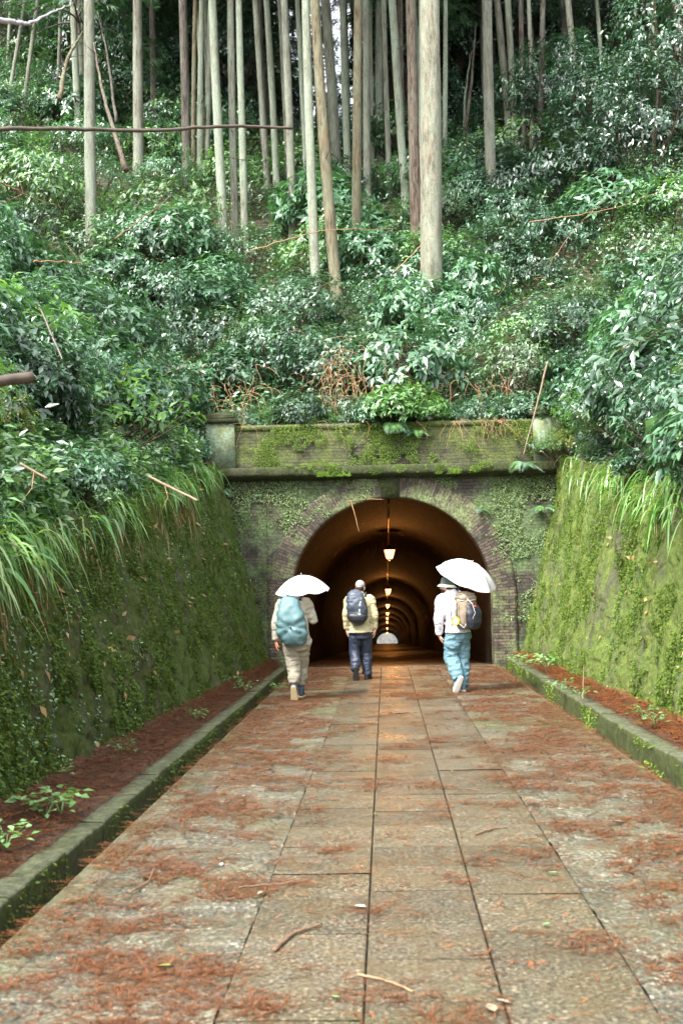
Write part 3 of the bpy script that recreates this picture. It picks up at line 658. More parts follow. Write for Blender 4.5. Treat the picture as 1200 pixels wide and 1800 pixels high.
# ------------------------------------------------------------ trees
TR = [  # x at y=0, base x, base y, width px, bark, label
 (158, 162, 440, 21, 'bark_grey', 'grey cedar trunk rising behind the fallen pole on the left, brown towards its foot'),
 (240, 244, 330, 19, 'bark_grey', 'straight grey-brown trunk second from the left among the thick ones'),
 (267, 270, 240, 12, 'bark_dark', 'thin dark trunk with dead branch stubs right of the straight grey-brown one'),
 (322, 328, 330, 17, 'bark_dark', 'darkest straight trunk left of the dense row of slim trunks'),
 (343, 341, 300, 9, 'bark_gold', 'slim olive trunk just right of the darkest straight one'),
 (357, 352, 315, 11, 'bark_pale', 'slim greenish trunk, third in the tight row left of centre'),
 (369, 364, 318, 8, 'bark_grey', 'very thin trunk squeezed beside the mottled pale one'),
 (375, 395, 440, 17, 'bark_pale', 'mottled pale trunk leaning slightly left behind the tip half of the fallen pole'),
 (403, 415, 425, 14, 'bark_grey', 'grey-green trunk right of the mottled pale leaning one'),
 (423, 431, 435, 13, 'bark_pale', 'pale green trunk standing close right of the grey-green one'),
 (447, 472, 340, 12, 'bark_grey', 'grey trunk farther back crossing behind the fallen pole tip'),
 (467, 487, 350, 12, 'bark_pale', 'pale mint trunk that leans left and has small knots'),
 (498, 515, 440, 15, 'bark_grey', 'speckled grey trunk just left of the pole tip'),
 (520, 541, 360, 10, 'bark_pale', 'slim pale trunk behind the whitish one above the portal'),
 (536, 558, 545, 18, 'bark_pale', 'whitish lichened trunk reaching lowest, left of the golden one'),
 (553, 594, 540, 21, 'bark_gold', 'golden-brown trunk leaning left above the arch'),
 (571, 592, 320, 19, 'bark_grey', 'grey trunk mostly hidden behind the golden-brown leaning one'),
 (600, 613, 340, 12, 'bark_pale', 'pale far trunk in front of the bright sky gap'),
 (626, 627, 490, 18, 'bark_gold', 'upright brown trunk with golden streaks right of the sky gap'),
 (640, 646, 360, 14, 'bark_grey', 'dull grey trunk right behind the upright brown one'),
 (664, 668, 290, 14, 'bark_pale', 'smooth pale far trunk between the brown one and the thick pair'),
 (676, 686, 355, 10, 'bark_grey', 'thin grey far trunk between two pale ones'),
 (688, 715, 375, 15, 'bark_pale', 'pale green trunk leaning left just before the thick pair'),
 (704, 708, 310, 11, 'bark_red', 'thin brown far trunk behind the pale green leaning one'),
 (721, 735, 490, 21, 'bark_red', 'rough peeling reddish trunk hugging the thickest one'),
 (752, 760, 590, 41, 'bark_big', 'thickest trunk of all, lichen-patched, standing right above the arch'),
 (738, 742, 460, 13, 'bark_pale', 'pale green trunk wedged between the peeling one and the thickest one'),
 (780, 781, 320, 9, 'bark_pale', 'thin pale trunk immediately right of the thickest one'),
 (856, 865, 400, 20, 'bark_grey', 'stout grey-brown trunk standing alone right of centre'),
 (874, 896, 260, 13, 'bark_grey', 'grey trunk leaning left, first of the pair right of the stout lone one'),
 (894, 905, 260, 12, 'bark_pale', 'pale trunk, second of the pair right of the stout lone one'),
 (916, 921, 260, 9, 'bark_dark', 'dark thin trunk just right of the pale pair'),
 (927, 935, 270, 8, 'bark_grey', 'thin straight trunk between the dark thin one and the leafy dark one'),
 (951, 949, 290, 10, 'bark_dark', 'dark trunk wrapped in hanging green sprays on the right'),
 (985, 999, 180, 13, 'bark_grey', 'grey trunk, left one of the two on the upper right slope'),
 (1000, 1018, 220, 12, 'bark_grey', 'grey trunk, right one of the two on the upper right slope'),
 (1030, 1034, 120, 8, 'bark_dark', 'thin dark trunk at the top right above the shrubs'),
 (1040, 1056, 120, 11, 'bark_pale', 'left-leaning pale trunk high on the right slope'),
 (1070, 1081, 120, 12, 'bark_grey', 'short-looking grey trunk high on the right slope'),
 (1086, 1094, 110, 10, 'bark_pale', 'pale trunk next to the short-looking grey one at top right'),
 (1158, 1160, 120, 14, 'bark_gold', 'brownish trunk at the far top right corner'),
 (1130, 1133, 120, 12, 'bark_grey', 'dim grey trunk left of the brownish corner one'),
 (17, 12, 150, 6, 'bark_grey', 'thin grey trunk nearest the left edge'),
 (45, 8, 215, 7, 'bark_grey', 'thin trunk slanting right at the top left'),
 (66, 38, 230, 8, 'bark_grey', 'slanting thin trunk, rightmost of the slanting ones at top left'),
 (110, 101, 190, 7, 'bark_grey', 'thin upright trunk between the slanting ones and the first thick one'),
 (345, 365, 300, 6, 'bark_grey', 'hair-thin trunk behind the tight row left of centre'),
 (455, 462, 300, 9, 'bark_dark', 'dim brown far trunk behind the pale mint one'),
 (652, 655, 300, 8, 'bark_pale', 'narrow pale far trunk in the row before the thick pair'),
 (1205, 1190, 120, 12, 'bark_dark', 'dark trunk cut by the right edge of the view'),
]
def trunk_mesh(h, r, lean, seed, curve=.12, seg=12):
    n = 40; t = np.linspace(0, 1, n); rs = np.random.default_rng(seed)
    a, b = rs.uniform(0, 6, 2); z = t*(h+.8)-.8
    x = lean[0]*z+curve*np.sin(t*5+a)*t*(1-t)*2; y = lean[1]*z+curve*np.sin(t*4+b)*t*(1-t)*2
    rad = r*(1-.45*np.clip(z/h, 0, 1))*(1+.45*np.exp(-np.clip(z, 0, 9)/.22)); mb = MB()
    an = np.linspace(0, 2*math.pi, seg, endpoint=False); P = np.stack([x, y, z], 1)
    k = fbm(np.stack([np.repeat(np.cos(an)[None], n, 0).ravel()*2+seed, np.repeat(np.sin(an)[None], n, 0).ravel()*2, np.repeat(z[:, None]*.5, seg, 1).ravel()], 1), 3).reshape(n, seg)
    rr = rad[:, None]*(1+.16*k); V = np.stack([x[:, None]+rr*np.cos(an), y[:, None]+rr*np.sin(an), z[:, None]+0*an], -1).reshape(-1, 3)
    F = []
    for i in range(n-1):
        for j in range(seg): q = (j+1) % seg; F.append((i*seg+j, i*seg+q, (i+1)*seg+q, (i+1)*seg+j))
    return V, F, P, rad
def cedar_crown(seed, n, h0, h1, rmax):
    rs = np.random.default_rng(seed); P = []; D = []; Nn = []; S = []; tubes = MB()
    nb = int((h1-h0)*5.5); tubes.tube([(0, 0, h0-.3), (0, 0, (h0+h1)/2), (0, 0, h1)], [.05, .04, .01], 6, False)
    for b in range(nb):
        f = rs.uniform(0, 1)**1.1; z = h0+(h1-h0)*f; L = rmax*(1-f*.75)*rs.uniform(.5, 1.1); a = rs.uniform(0, 2*math.pi)
        q = np.linspace(0, 1, 6)[:, None]; d = np.array((math.cos(a), math.sin(a), 0)); pts = np.array((0, 0, z))+d*q*L+np.array((0, 0, 1))*(.25*q-.55*q**2)*L
        tubes.tube(pts, np.linspace(.03, .006, 6), 5, False); m = int(n/nb)
        t = rs.uniform(.25, 1, m); base = np.array((0, 0, z))+d*t[:, None]*L+np.array((0, 0, 1))*((.25*t-.55*t**2)*L)[:, None]
        P.append(base+rs.normal(0, .13, (m, 3))); dd = d+rs.normal(0, .7, (m, 3)); dd[:, 2] = rs.uniform(-1.3, .1, m); D.append(dd); Nn.append(rs.normal(0, .5, (m, 3))+np.array((0, 0, 1))); S.append(rs.uniform(.22, .5, m))
    P, D, Nn, S = map(np.concatenate, (P, D, Nn, S)); TV = LONG_V*np.array((.55, 1, 1))
    # a spray = 5 narrow leaflets
    tv = []; tf = []
    for i, (an, l, y) in enumerate([(0, .75, .25), (.7, .5, .15), (-.7, .5, .2), (.6, .45, .42), (-.6, .42, .48), (.5, .3, .65), (-.5, .3, .7)]):
        c, s = math.cos(an), math.sin(an); v = TV*l; v = np.stack([v[:, 0]*c+v[:, 1]*s, -v[:, 0]*s+v[:, 1]*c+y, v[:, 2]], 1); tv.append(v); tf.append(LEAF_F+5*i)
    v, f = scatter(np.vstack(tv), np.vstack(tf), P, frames(D, Nn), S); return mesh_np('crown', v, f), tubes.mesh('branch')
crowns = [cedar_crown(40+i, 2400, 0, 10, 3.3) for i in range(3)]
lowcrown = [cedar_crown(60+i, 900, 0, 7, 2.0) for i in range(2)]
tree_xy = []
def tree(xt, xb, yb, wpx, bk, label, i, group=None, h=None):
    P = hit(xb, yb)
    if P is None or P[1] > 75:
        P = np.array(unproj(xb, yb, 58.)); P[2] = T(P[0], P[1])[0]
    x, y, z = P; wid = wpx/2000*y*1.02
    top = np.array(unproj(xt, 0, y)); dz = max(top[2]-z, 2); lx = (top[0]-x)/dz
    h = h or random.uniform(20, 25); t = thing('cedar_tree', label, 'tree', (x, y, z), 0, group)
    V, F, C, rad = trunk_mesh(h, wid/2, (lx, random.uniform(-.01, .01)), 100+i); obj('trunk', mesh_np('trunk', V, F, smooth=True), M[bk], t)
    o = (crowns[i % 3] if True else None); h0 = h*.56; c = obj('crown', o[0], M['cedar'], t, (lx*h0, 0, h0)); c.rotation_euler = (0, 0, i*1.7); b = obj('branches', o[1], M['bark_dark'], t, (lx*h0, 0, h0)); b.rotation_euler = (0, 0, i*1.7)
    s = h*.44/10; c.scale = b.scale = (s, s, s)
    # dead branch stubs on the visible bole
    for k in range(random.randint(3, 7)):
        g = MB()
        zz = random.uniform(2.5, h*.56); q = int((zz+.8)/(h+.8)*39); a = random.uniform(0, 6.28); L = random.choice([.12, .2, .3, .9]); p = C[q]; d = np.array((math.cos(a), math.sin(a), random.uniform(-.2, .4)))
        g.tube([p+d*rad[q]*.8, p+d*(rad[q]+L*.5), p+d*(rad[q]+L)+np.array((0, 0, random.uniform(-.1, .1)))*L], [.016, .012, .004], 5)
        g.build('branch_stub', M['bark_dark'], t); tree_xy.append((x, y)); return t
for i, a in enumerate(TR): tree(*a, i)
# slim far trunks, rank behind rank
k = 0
for i in range(1200):
    if k >= 125: break
    y = random.uniform(40, 74); x = random.uniform(-.36, .28)*y
    if min((x-a)**2+(y-b)**2 for a, b in tree_xy) < 1.3: continue
    px = 677+2000*x/y
    if 470 < px < 705 and y > 50 and random.random() < .4: continue
    z = T(x, y)[0]; h = random.uniform(17, 23); t = thing('cedar_tree', 'slim far cedar in the ranks behind the nearer trunks', 'tree', (x, y, z), 0, 'slim far cedars up the hill')
    V, F, C, rad = trunk_mesh(h, random.uniform(.08, .17), (random.gauss(-.01, .02), 0), 300+k); obj('trunk', mesh_np('trunk', V, F, smooth=True), M[random.choice(['bark_pale', 'bark_grey', 'bark_grey', 'bark_dark', 'bark_gold'])], t)
    f = random.uniform(.22, .42) if not 520 < px < 720 else random.uniform(.5, .6); c = crowns[k % 3]; o = obj('crown', c[0], M['cedar'], t, (0, 0, h*f)); b = obj('branches', c[1], M['bark_dark'], t, (0, 0, h*f)); s = h*(1-f)/10; o.scale = b.scale = (s*.9, s*.9, s); o.rotation_euler = b.rotation_euler = (0, 0, k*.9)
    tree_xy.append((x, y)); k += 1

# ------------------------------------------------------------ shrubs
def shrub_mesh(seed, ncl, nl, leaf, rad=(1, 1, .8), tv=LEAF_V, upb=.5, gapn=.0):
    rs = np.random.default_rng(seed); a = rs.normal(0, 1, (ncl*3, 3)); a[:, 2] = np.abs(a[:, 2])*.9-.25; a /= np.linalg.norm(a, axis=1)[:, None]
    lump = 1+.38*fbm(a*1.6+seed, 3); r = rs.uniform(.45, 1, len(a))**.5; keep = fbm(a*2.6+seed*3, 2)+.1 > gapn-.25
    C = (a*(r*lump)[:, None]*np.array(rad))[keep][:ncl]; a = a[keep][:ncl]; ncl = len(C); C[:, 2] += rad[2]*.55
    ax = a+np.array((0, 0, upb))+rs.normal(0, .3, a.shape); ax /= np.linalg.norm(ax, axis=1)[:, None]
    P = []; D = []; Nn = []
    u = np.cross(ax, (0, 0, 1.)); u /= np.linalg.norm(u, axis=1)[:, None]+1e-6; w = np.cross(ax, u)
    for j in range(nl):
        ph = 2*math.pi*j/nl*1.0+rs.uniform(0, 1, ncl)+j*.3; rd = np.cos(ph)[:, None]*u+np.sin(ph)[:, None]*w; up = rs.uniform(-.1, .7, (ncl, 1))
        d = rd+ax*up+np.array((0, 0, -.25)); P.append(C+rd*.01-ax*rs.uniform(0, .14, (ncl, 1))); D.append(d); Nn.append(ax+np.array((0, 0, .5))+rs.normal(0, .25, ax.shape))
    P, D, Nn = map(np.concatenate, (P, D, Nn)); v, f = scatter(tv, LEAF_F, P, frames(D, Nn), leaf*rs.uniform(.6, 1.15, len(P)))
    g = MB()
    for c in C[rs.permutation(ncl)[:26]]:
        q = np.linspace(0, 1, 5)[:, None]; g.tube(c*q*np.array((1, 1, 1))+np.array((0, 0, -.3))*(1-q)+rs.normal(0, .02, (5, 3)), np.linspace(.016, .004, 5), 5, False)
    return mesh_np('foliage', v, f), g.mesh('stem')
SH = {'broad': [shrub_mesh(i, 250, 7, .185) for i in range(4)], 'camellia': [shrub_mesh(20+i, 420, 6, .105, (1, 1, .9)) for i in range(3)],
      'small': [shrub_mesh(30+i, 520, 6, .075, (1, 1, .7), upb=.8) for i in range(2)], 'loose': [shrub_mesh(36+i, 130, 6, .13, (1.1, 1.1, .7), gapn=.1) for i in range(2)]}
def shrub(x, y, s, kind, mat, label, group, dz=0, tilt=0, z=None):
    zz = (T(x, y)[0] if z is None else z)+dz; t = thing('shrub', label, 'shrub', (x, y, zz-.1*s), random.uniform(0, 6.28), group)
    f, st = random.choice(SH[kind]); sc = (s*random.uniform(.9, 1.15), s*random.uniform(.9, 1.15), s*random.uniform(.85, 1.2))
    a = obj('foliage', f, None, t); b = obj('stem', st, M['stem'], t)
    a.scale = b.scale = sc
    if f.materials: pass
    else: f.materials.append(M[mat])
    a.material_slots[0].link = 'OBJECT'; a.material_slots[0].material = M[mat]
    return t
def ordw(i, n):
    w = ['first', 'second', 'third', 'fourth', 'fifth', 'sixth', 'seventh', 'eighth', 'ninth', 'tenth', 'eleventh', 'twelfth', 'thirteenth', 'fourteenth', 'fifteenth', 'sixteenth', 'seventeenth', 'eighteenth', 'nineteenth', 'twentieth']
    return 'leftmost' if i == 0 else 'rightmost' if i == n-1 else (w[i]+' from the left' if i < (n+1)//2 or False else w[n-1-i]+' from the right')
placed = []
def free(x, y, r):
    for a, b, c in placed:
        if (a-x)**2+(b-y)**2 < ((r+c)*.5)**2: return False
    placed.append((x, y, r)); return True
cnt = {'L': 0, 'R': 0, 'B': 0}
GL = {'broad': 'large-leaved glossy shrub in the thicket on the {}', 'camellia': 'dense dark-leaved evergreen shrub in the thicket on the {}', 'small': 'fine-leaved shrub in the thicket on the {}', 'loose': 'sparse open shrub in the thicket on the {}'}
WH = {'L': 'left bank', 'R': 'right bank', 'B': 'slope above the tunnel'}
def add_shrub(x, y, s, kind, mat, w, dz=0):
    shrub(x, y, s, kind, mat, GL[kind].format(WH[w]), {'broad': 'large-leaved', 'camellia': 'dark-leaved', 'small': 'fine-leaved', 'loose': 'sparse'}[kind]+' shrubs on the '+WH[w], dz); cnt[w] += 1
tries = 0
# banks: first shrubs set back from the wall top
while cnt['L'] < 72 and tries < 4000:
    tries += 1; y = random.uniform(7.5, 27)**1.0; x = topL(y)-random.uniform(.9, 8.5)
    if x/y < -.42: continue
    s = random.uniform(.6, 1.1) if y < 15 else random.uniform(.9, 1.6)
    if T(x, y)[0]+s < 1: continue
    if free(x, y, s*.9): add_shrub(x, y, s, *random.choice([('broad', 'leaf'), ('broad', 'leaf'), ('camellia', 'leaf'), ('loose', 'leaf_c'), ('camellia', 'leaf_b')]), 'L')
tries = 0
while cnt['R'] < 72 and tries < 4000:
    tries += 1; y = random.uniform(9, 27); x = topR(y)+random.uniform(.55, 8)
    if x/y > .33: continue
    s = random.uniform(.6, 1.1) if y < 15 else random.uniform(.9, 1.5)
    if free(x, y, s*.85): add_shrub(x, y, s, *random.choice([('camellia', 'leaf_b'), ('camellia', 'leaf_b'), ('camellia', 'leaf'), ('broad', 'leaf_b'), ('broad', 'leaf')]), 'R')
tries = 0
while cnt['B'] < 150 and tries < 9000:
    tries += 1; y = 25.2+24*random.random()**1.2; x = random.uniform(-.37, .28)*y
    s = random.uniform(.9, 1.6) if y < 31 else random.uniform(1.2, 1.9)
    if min((x-a)**2+(y-b)**2 for a, b in tree_xy) < .16: continue
    if x/y > .1 and y > 33: s *= 1.15
    # keep the lowest feet of the leading trunks in view
    if any(abs(x/y-a/b) < .022 and 0 < b-y < 2.6 for a, b in tree_xy[14:17]) and random.random() < .85: s *= .5
    if free(x, y, s*.75): add_shrub(x, y, s, *random.choice([('camellia', 'leaf'), ('broad', 'leaf'), ('camellia', 'leaf_d'), ('small', 'leaf'), ('broad', 'leaf'), ('loose', 'leaf_d'), ('camellia', 'leaf_b')]), 'B')
for i in range(34):
    sd_ = -1 if i % 2 else 1; y = random.uniform(6.5, 23) if sd_ < 0 else random.uniform(9, 22.5); x = (topL(y)-random.uniform(.1, .6)) if sd_ < 0 else topR(y)+random.uniform(0, .5)
    kd, mt = random.choice([('broad', 'leaf'), ('small', 'leaf_c'), ('loose', 'leaf_d'), ('camellia', 'leaf_b')]); add_shrub(x, y, random.uniform(.28, .5), kd, mt, 'L' if sd_ < 0 else 'R')
for i, (y, o, s, kd, mt) in enumerate([(8.6, .55, .85, 'camellia', 'leaf_b'), (10, .6, 1.1, 'camellia', 'leaf_d'), (11.6, .5, 1.0, 'broad', 'leaf'), (13, .65, 1.15, 'camellia', 'leaf_b'), (14.6, .8, 1.05, 'camellia', 'leaf_b'), (16.2, .95, 1.25, 'broad', 'leaf'), (18, .8, 1.1, 'camellia', 'leaf_d'), (19.8, .9, 1.2, 'camellia', 'leaf'), (21.6, .85, 1.0, 'small', 'leaf_c'), (12.2, 2.1, 1.5, 'camellia', 'leaf_b'), (15.4, 2.3, 1.7, 'camellia', 'leaf'), (18.8, 2.4, 1.7, 'camellia', 'leaf_b'), (22.2, 2.2, 1.5, 'broad', 'leaf')]):
    shrub(float(topR(y))+o-.3, y, s, kd, mt, ['low', 'tall', 'wide', 'rounded', 'dense', 'broad', 'bushy', 'thick', 'fresh light', 'massive dark', 'towering', 'high dark', 'large-leaved'][i]+' shrub leaning over the right wall, '+ordw(i if i < 9 else i-9, 9 if i < 9 else 4)+(' along its edge' if i < 9 else ' of the back row'), 'tall shrubs overhanging the right wall', .12)
for i, (y, o, s, kd, mt) in enumerate([(7.4, .8, .55, 'broad', 'leaf'), (8.8, .6, .5, 'loose', 'leaf_c'), (9.6, 1.2, .8, 'broad', 'leaf'), (11.5, .9, .6, 'small', 'leaf_y'), (13.5, 1.2, .9, 'broad', 'leaf'), (16, 1.4, 1.1, 'camellia', 'leaf'), (18.5, 1.5, 1.2, 'broad', 'leaf'), (21.0, 1.4, 1.1, 'broad', 'leaf')]):
    shrub(float(topL(y))-o, y, s, kd, mt, ['glossy', 'pale sparse', 'large-leaved', 'yellow twiggy', 'tall glossy', 'dense rounded', 'wide glossy', 'big-leaved'][i]+' shrub behind the left sedge, '+ordw(i, 8), 'tall shrubs behind the left sedge', .15)
for i in range(15):
    x = -2.9+5.9*i/14+random.uniform(-.12, .12); shrub(x, random.uniform(24.05, 24.4), random.uniform(.4, .75), *random.choice([('small', 'leaf_c'), ('loose', 'leaf'), ('broad', 'leaf'), ('small', 'leaf')]), 'low plant on the parapet top, '+ordw(i, 15), 'low plants along the parapet top', z=5.06)
# shrubs spilling over the parapet
for x, y, s, kd, mt, lab in ((.55, 24.0, .85, 'broad', 'leaf_c', 'light green shrub spilling over the middle of the parapet'), (-2.2, 24.6, .5, 'broad', 'leaf', 'low leafy shrub on the parapet beside the left pier'), (2.0, 24.6, .5, 'broad', 'leaf', 'low leafy shrub on the parapet near the right pier'), (2.75, 24.4, .45, 'camellia', 'leaf', 'dark bushy shrub touching the right pier'), (-1.1, 24.7, .42, 'small', 'leaf_c', 'small-leaved shrub on the parapet left of centre'), (-3.9, 23.9, .4, 'loose', 'leaf_b', 'sparse shrub tucked behind the left pier'), (3.9, 23.0, .55, 'small', 'leaf_y', 'yellowish shrub against the right pier'), (3.55, 23.1, .55, 'small', 'leaf_c', 'light bush half hiding the right pier'), (3.2, 23.35, .32, 'loose', 'leaf_d', 'sparse sprig bush in front of the right pier foot'), (1.3, 24.3, .4, 'small', 'leaf_c', 'small fresh green shrub on the parapet right of centre'), (.2, 23.72, .62, 'broad', 'leaf_d', 'bright bush hanging over the centre of the parapet face'), (.95, 23.8, .5, 'small', 'leaf_c', 'light bush hanging over the parapet just right of its centre'), (-.25, 23.8, .45, 'broad', 'leaf', 'glossy shrub hanging farthest over the parapet face'), (-.5, 24.5, .45, 'loose', 'leaf', 'sparse shrub between the dry vines and the fern'), (2.5, 23.9, .4, 'loose', 'leaf_c', 'sparse light shrub at the parapet edge before the right pier'), (-2.8, 24.2, .42, 'small', 'leaf', 'fine-leaved shrub right behind the left pier cap')):
    shrub(x, y, s, kd, mt, lab, None, z=5.05 if y > 23.7 else None)
# tall shrubs that stand out
for px, py, s, kd, mt, lab in ((290, 470, 1.5, 'broad', 'leaf', 'biggest whitish-glossy shrub under the fallen pole on the left'), (200, 520, 1.3, 'broad', 'leaf', 'wide glossy shrub left of the biggest one on the left bank'), (900, 440, 1.6, 'camellia', 'leaf_b', 'tall dark rounded bush below the stout lone trunk'), (740, 540, 1.0, 'broad', 'leaf', 'pale glossy bush covering the foot of the thickest trunk'), (60, 620, .8, 'small', 'leaf_y', 'yellow-green twiggy bush at the left edge'), (250, 690, .6, 'small', 'leaf_y', 'yellowish low bush beside the brown twigs on the left'), (980, 600, 1.0, 'camellia', 'leaf', 'mid green bush right behind the right pier')):
    P = hit(px, py)
    if P is not None: shrub(P[0], P[1], s, kd, mt, lab, None)
# understory trees far up
utc = [shrub_mesh(80+i, 900, 6, .2/2.2, (1, 1, 1.25), upb=.3, gapn=.12) for i in range(3)]
k = 0; tries = 0
while k < 110 and tries < 5000:
    tries += 1; y = random.uniform(44, 72); x = random.uniform(-.37, .3)*y; px = 677+2000*x/y
    if px > 840 and y < 50: continue
    if 470 < px < 715 and (px > 545 or random.random() < .5): continue
    if min((x-a)**2+(y-b)**2 for a, b in tree_xy) < .6: continue
    z = T(x, y)[0]; s = random.uniform(1.4, 2.5); h = random.uniform(1.0, 5.0)
    t = thing('evergreen_tree', 'bushy dark evergreen filling the gap between far trunks', 'tree', (x, y, z), 0, 'bushy evergreens between the far trunks')
    V, F, C, rad = trunk_mesh(h+s, .07, (random.gauss(0, .08), 0), 500+k); obj('trunk', mesh_np('trunk', V, F, smooth=True), M['bark_dark'], t)
    f = utc[k % 3]; o = obj('crown', f[0], None, t, (0, 0, h-.4*s)); b = obj('branches', f[1], M['stem'], t, (0, 0, h-.4*s)); o.scale = b.scale = (s, s, s*random.uniform(.9, 1.4)); o.rotation_euler = b.rotation_euler = (0, 0, k)
    if not f[0].materials: f[0].materials.append(M['leaf_b'])
    k += 1

for i, (px, yy, s, h) in enumerate([(1010, 40, 1.9, 1.6), (1090, 37, 2.0, 1.5), (1160, 34, 2.0, 1.6), (1220, 36, 2.3, 3.0), (950, 47, 2.0, 3.2), (1120, 46, 2.2, 2.6)]):
    x = (px-677)/2000*yy; z = T(x, yy)[0]; t = thing('evergreen_tree', ['rounded evergreen under the paired grey trunks at upper right', 'leafy evergreen left of the far right corner', 'full dark evergreen high on the right bank', 'tall evergreen cut by the right edge', 'leafy evergreen behind the dark sprayed trunk', 'high evergreen at the top right behind the pale trunks'][i], 'tree', (x, yy, z))
    V, F, C, rad = trunk_mesh(h+s, .07, (random.gauss(0, .08), 0), 700+i); obj('trunk', mesh_np('trunk', V, F, smooth=True), M['bark_dark'], t)
    f = utc[i % 3]; o = obj('crown', f[0], None, t, (0, 0, h-.4*s)); b_ = obj('branches', f[1], M['stem'], t, (0, 0, h-.4*s)); o.scale = b_.scale = (s, s, s*1.1); o.rotation_euler = b_.rotation_euler = (0, 0, i*2.1)
# undergrowth carpet
def carpet(n, name, mat, sizes, region, hgt, label, tv=LEAF_V, thr=-9, seed=0, nsc=.6):
    out = []
    x, y = region(n*3); z = T(x, y); px = x/y; ok = (px > -.4) & (px < .31)
    k = fbm(np.stack([x, y, z*0+seed], 1)*nsc, 3) > thr; ok &= k; x, y, z = x[ok][:n], y[ok][:n], z[ok][:n]; n = len(x)
    P = np.stack([x, y, z+rng.uniform(0, 1, n)**1.3*hgt], 1); D = rng.normal(0, 1, (n, 3)); D[:, 2] = rng.uniform(-.6, .5, n); Nn = rng.normal(0, .45, (n, 3))+np.array((0, -.35, 1))
    v, f = scatter(tv, LEAF_F, P, frames(D, Nn), rng.uniform(*sizes, n)); return tag(obj(name, mesh_np(name, v, f), mat), label, 'undergrowth', kind='stuff')
regB = lambda n: (rng.uniform(-17, 14, n), 24.3+rng.uniform(0, 1, n)**1.4*33)
def regL(n): y = rng.uniform(5, 27, n); return topL(y)-rng.uniform(.1, 9, n), y
def regR(n): y = rng.uniform(7, 27, n); return topR(y)+rng.uniform(.1, 8, n), y
carpet(120000, 'undergrowth', M['leaf'], (.08, .2), regB, .45, 'leafy undergrowth covering the slope above the tunnel', thr=-.3, nsc=1.1)
carpet(16000, 'undergrowth', M['leaf_d'], (.07, .17), regB, .9, 'lighter green undergrowth patches on the slope above the tunnel', thr=.05, seed=3)
carpet(45000, 'undergrowth', M['leaf'], (.06, .16), regL, .5, 'leafy undergrowth between the shrubs of the left bank')
carpet(14000, 'undergrowth', M['leaf_y'], (.03, .08), regL, .75, 'yellowish twiggy undergrowth of the left bank', thr=.1, seed=4)
carpet(40000, 'undergrowth', M['leaf_b'], (.05, .12), regR, .5, 'dark leafy undergrowth between the shrubs of the right bank')
carpet(12000, 'fallen_leaves', M['deadleaf'], (.06, .14), regB, .06, 'brown fallen leaves under the trees')

# ------------------------------------------------------------ sedge along the wall tops
def blades(n, side, y0, y1, mat, L, w, over, label, droop=1.0, name='sedge', dead=False):
    y = y0+(y1-y0)*rng.uniform(0, 1, n); clump = fbm(np.stack([y*1.8, y*0, y*0+side*5], 1), 3); keepb = rng.random(n) < np.clip(.62+clump*1.6, .08, 1); y = y[keepb]; clump = clump[keepb]; n = len(y)
    y = y+.12*rng.normal(0, 1, n); y = np.clip(y, y0, 23.3); u = rng.uniform(-over, .55, n); tl = np.where(side < 0, topL(y), topR(y)); x = tl+side*np.maximum(u, -.05); z = np.where(u > 0, T(x, y), zw(y)+np.minimum(u, 0)*1.2); x = x-side*np.clip(-u, 0, 1)*(.3 if dead else .26)
    Ln = L*rng.uniform(.35, 1.25, n)*(1+.4*clump); ang = rng.normal(0, 1.25, n); dx = -side*np.cos(ang); dy = np.sin(ang); ns = 7; t = np.linspace(0, 1, ns)
    up = rng.uniform(.3, 1.25, n) if not dead else rng.uniform(-.4, .1, n); out = rng.uniform(.35, .8, n) if not dead else rng.uniform(.05, .25, n)
    h = out[:, None]*t*Ln[:, None]; zz = (up[:, None]*t-(up+rng.uniform(.2, .9, n)*droop)[:, None]*t**2)*Ln[:, None]
    C = np.stack([x[:, None]+dx[:, None]*h, y[:, None]+dy[:, None]*h, z[:, None]+zz], -1)
    wd = w*rng.uniform(.4, 1.6, n)[:, None]*np.sin(np.pi*np.clip(t*.88+.12, 0, 1))[None]**.6; sx = -dy[:, None]*wd; sy = dx[:, None]*wd; sz = rng.normal(0, .3, n)[:, None]*wd
    Lf = C+np.stack([sx, sy, sz], -1); Rt = C-np.stack([sx, sy, sz], -1); V = np.stack([Lf, Rt], 2).reshape(-1, 3)
    a = (np.arange(ns-1)*2)[None]+(np.arange(n)*ns*2)[:, None]; F = np.stack([a, a+1, a+3, a+2], -1).reshape(-1, 4)
    return tag(obj(name, mesh_np(name, V, F), mat), label, 'grass', kind='stuff')
blades(6500, -1, 4.5, 22.9, M['grass'], .5, .012, .15, 'long arching green sedge blades hanging over the left wall')
blades(1100, -1, 4.5, 14, M['grass'], .5, .015, .12, 'broad sedge blades hanging over the near part of the left wall')
blades(1700, -1, 4.5, 19, M['straw'], .6, .007, .5, 'dry brown sedge blades drooping down the left wall', dead=True, name='dead_sedge')
blades(3800, 1, 7, 22.9, M['grass'], .62, .012, .3, 'long arching green sedge blades hanging over the right wall')
blades(900, 1, 7, 20, M['straw'], .5, .006, .4, 'dry brown sedge blades drooping down the right wall', dead=True, name='dead_sedge')
# leafy fringe behind the sedge
def regF(side):
    def f(n): y = rng.uniform(5, 24, n); return (topL(y)-rng.uniform(.0, 1.0, n) if side < 0 else topR(y)+rng.uniform(0, 1.0, n)), y
    return f
carpet(15000, 'bank_foliage', M['leaf_d'], (.07, .16), regF(-1), .6, 'bright leafy fringe behind the sedge on the left', thr=-.05, seed=9, nsc=1.0)
carpet(9000, 'bank_foliage', M['leaf'], (.06, .13), regF(1), .6, 'glossy leafy fringe behind the sedge on the right', thr=-.15, seed=8, nsc=1.0)

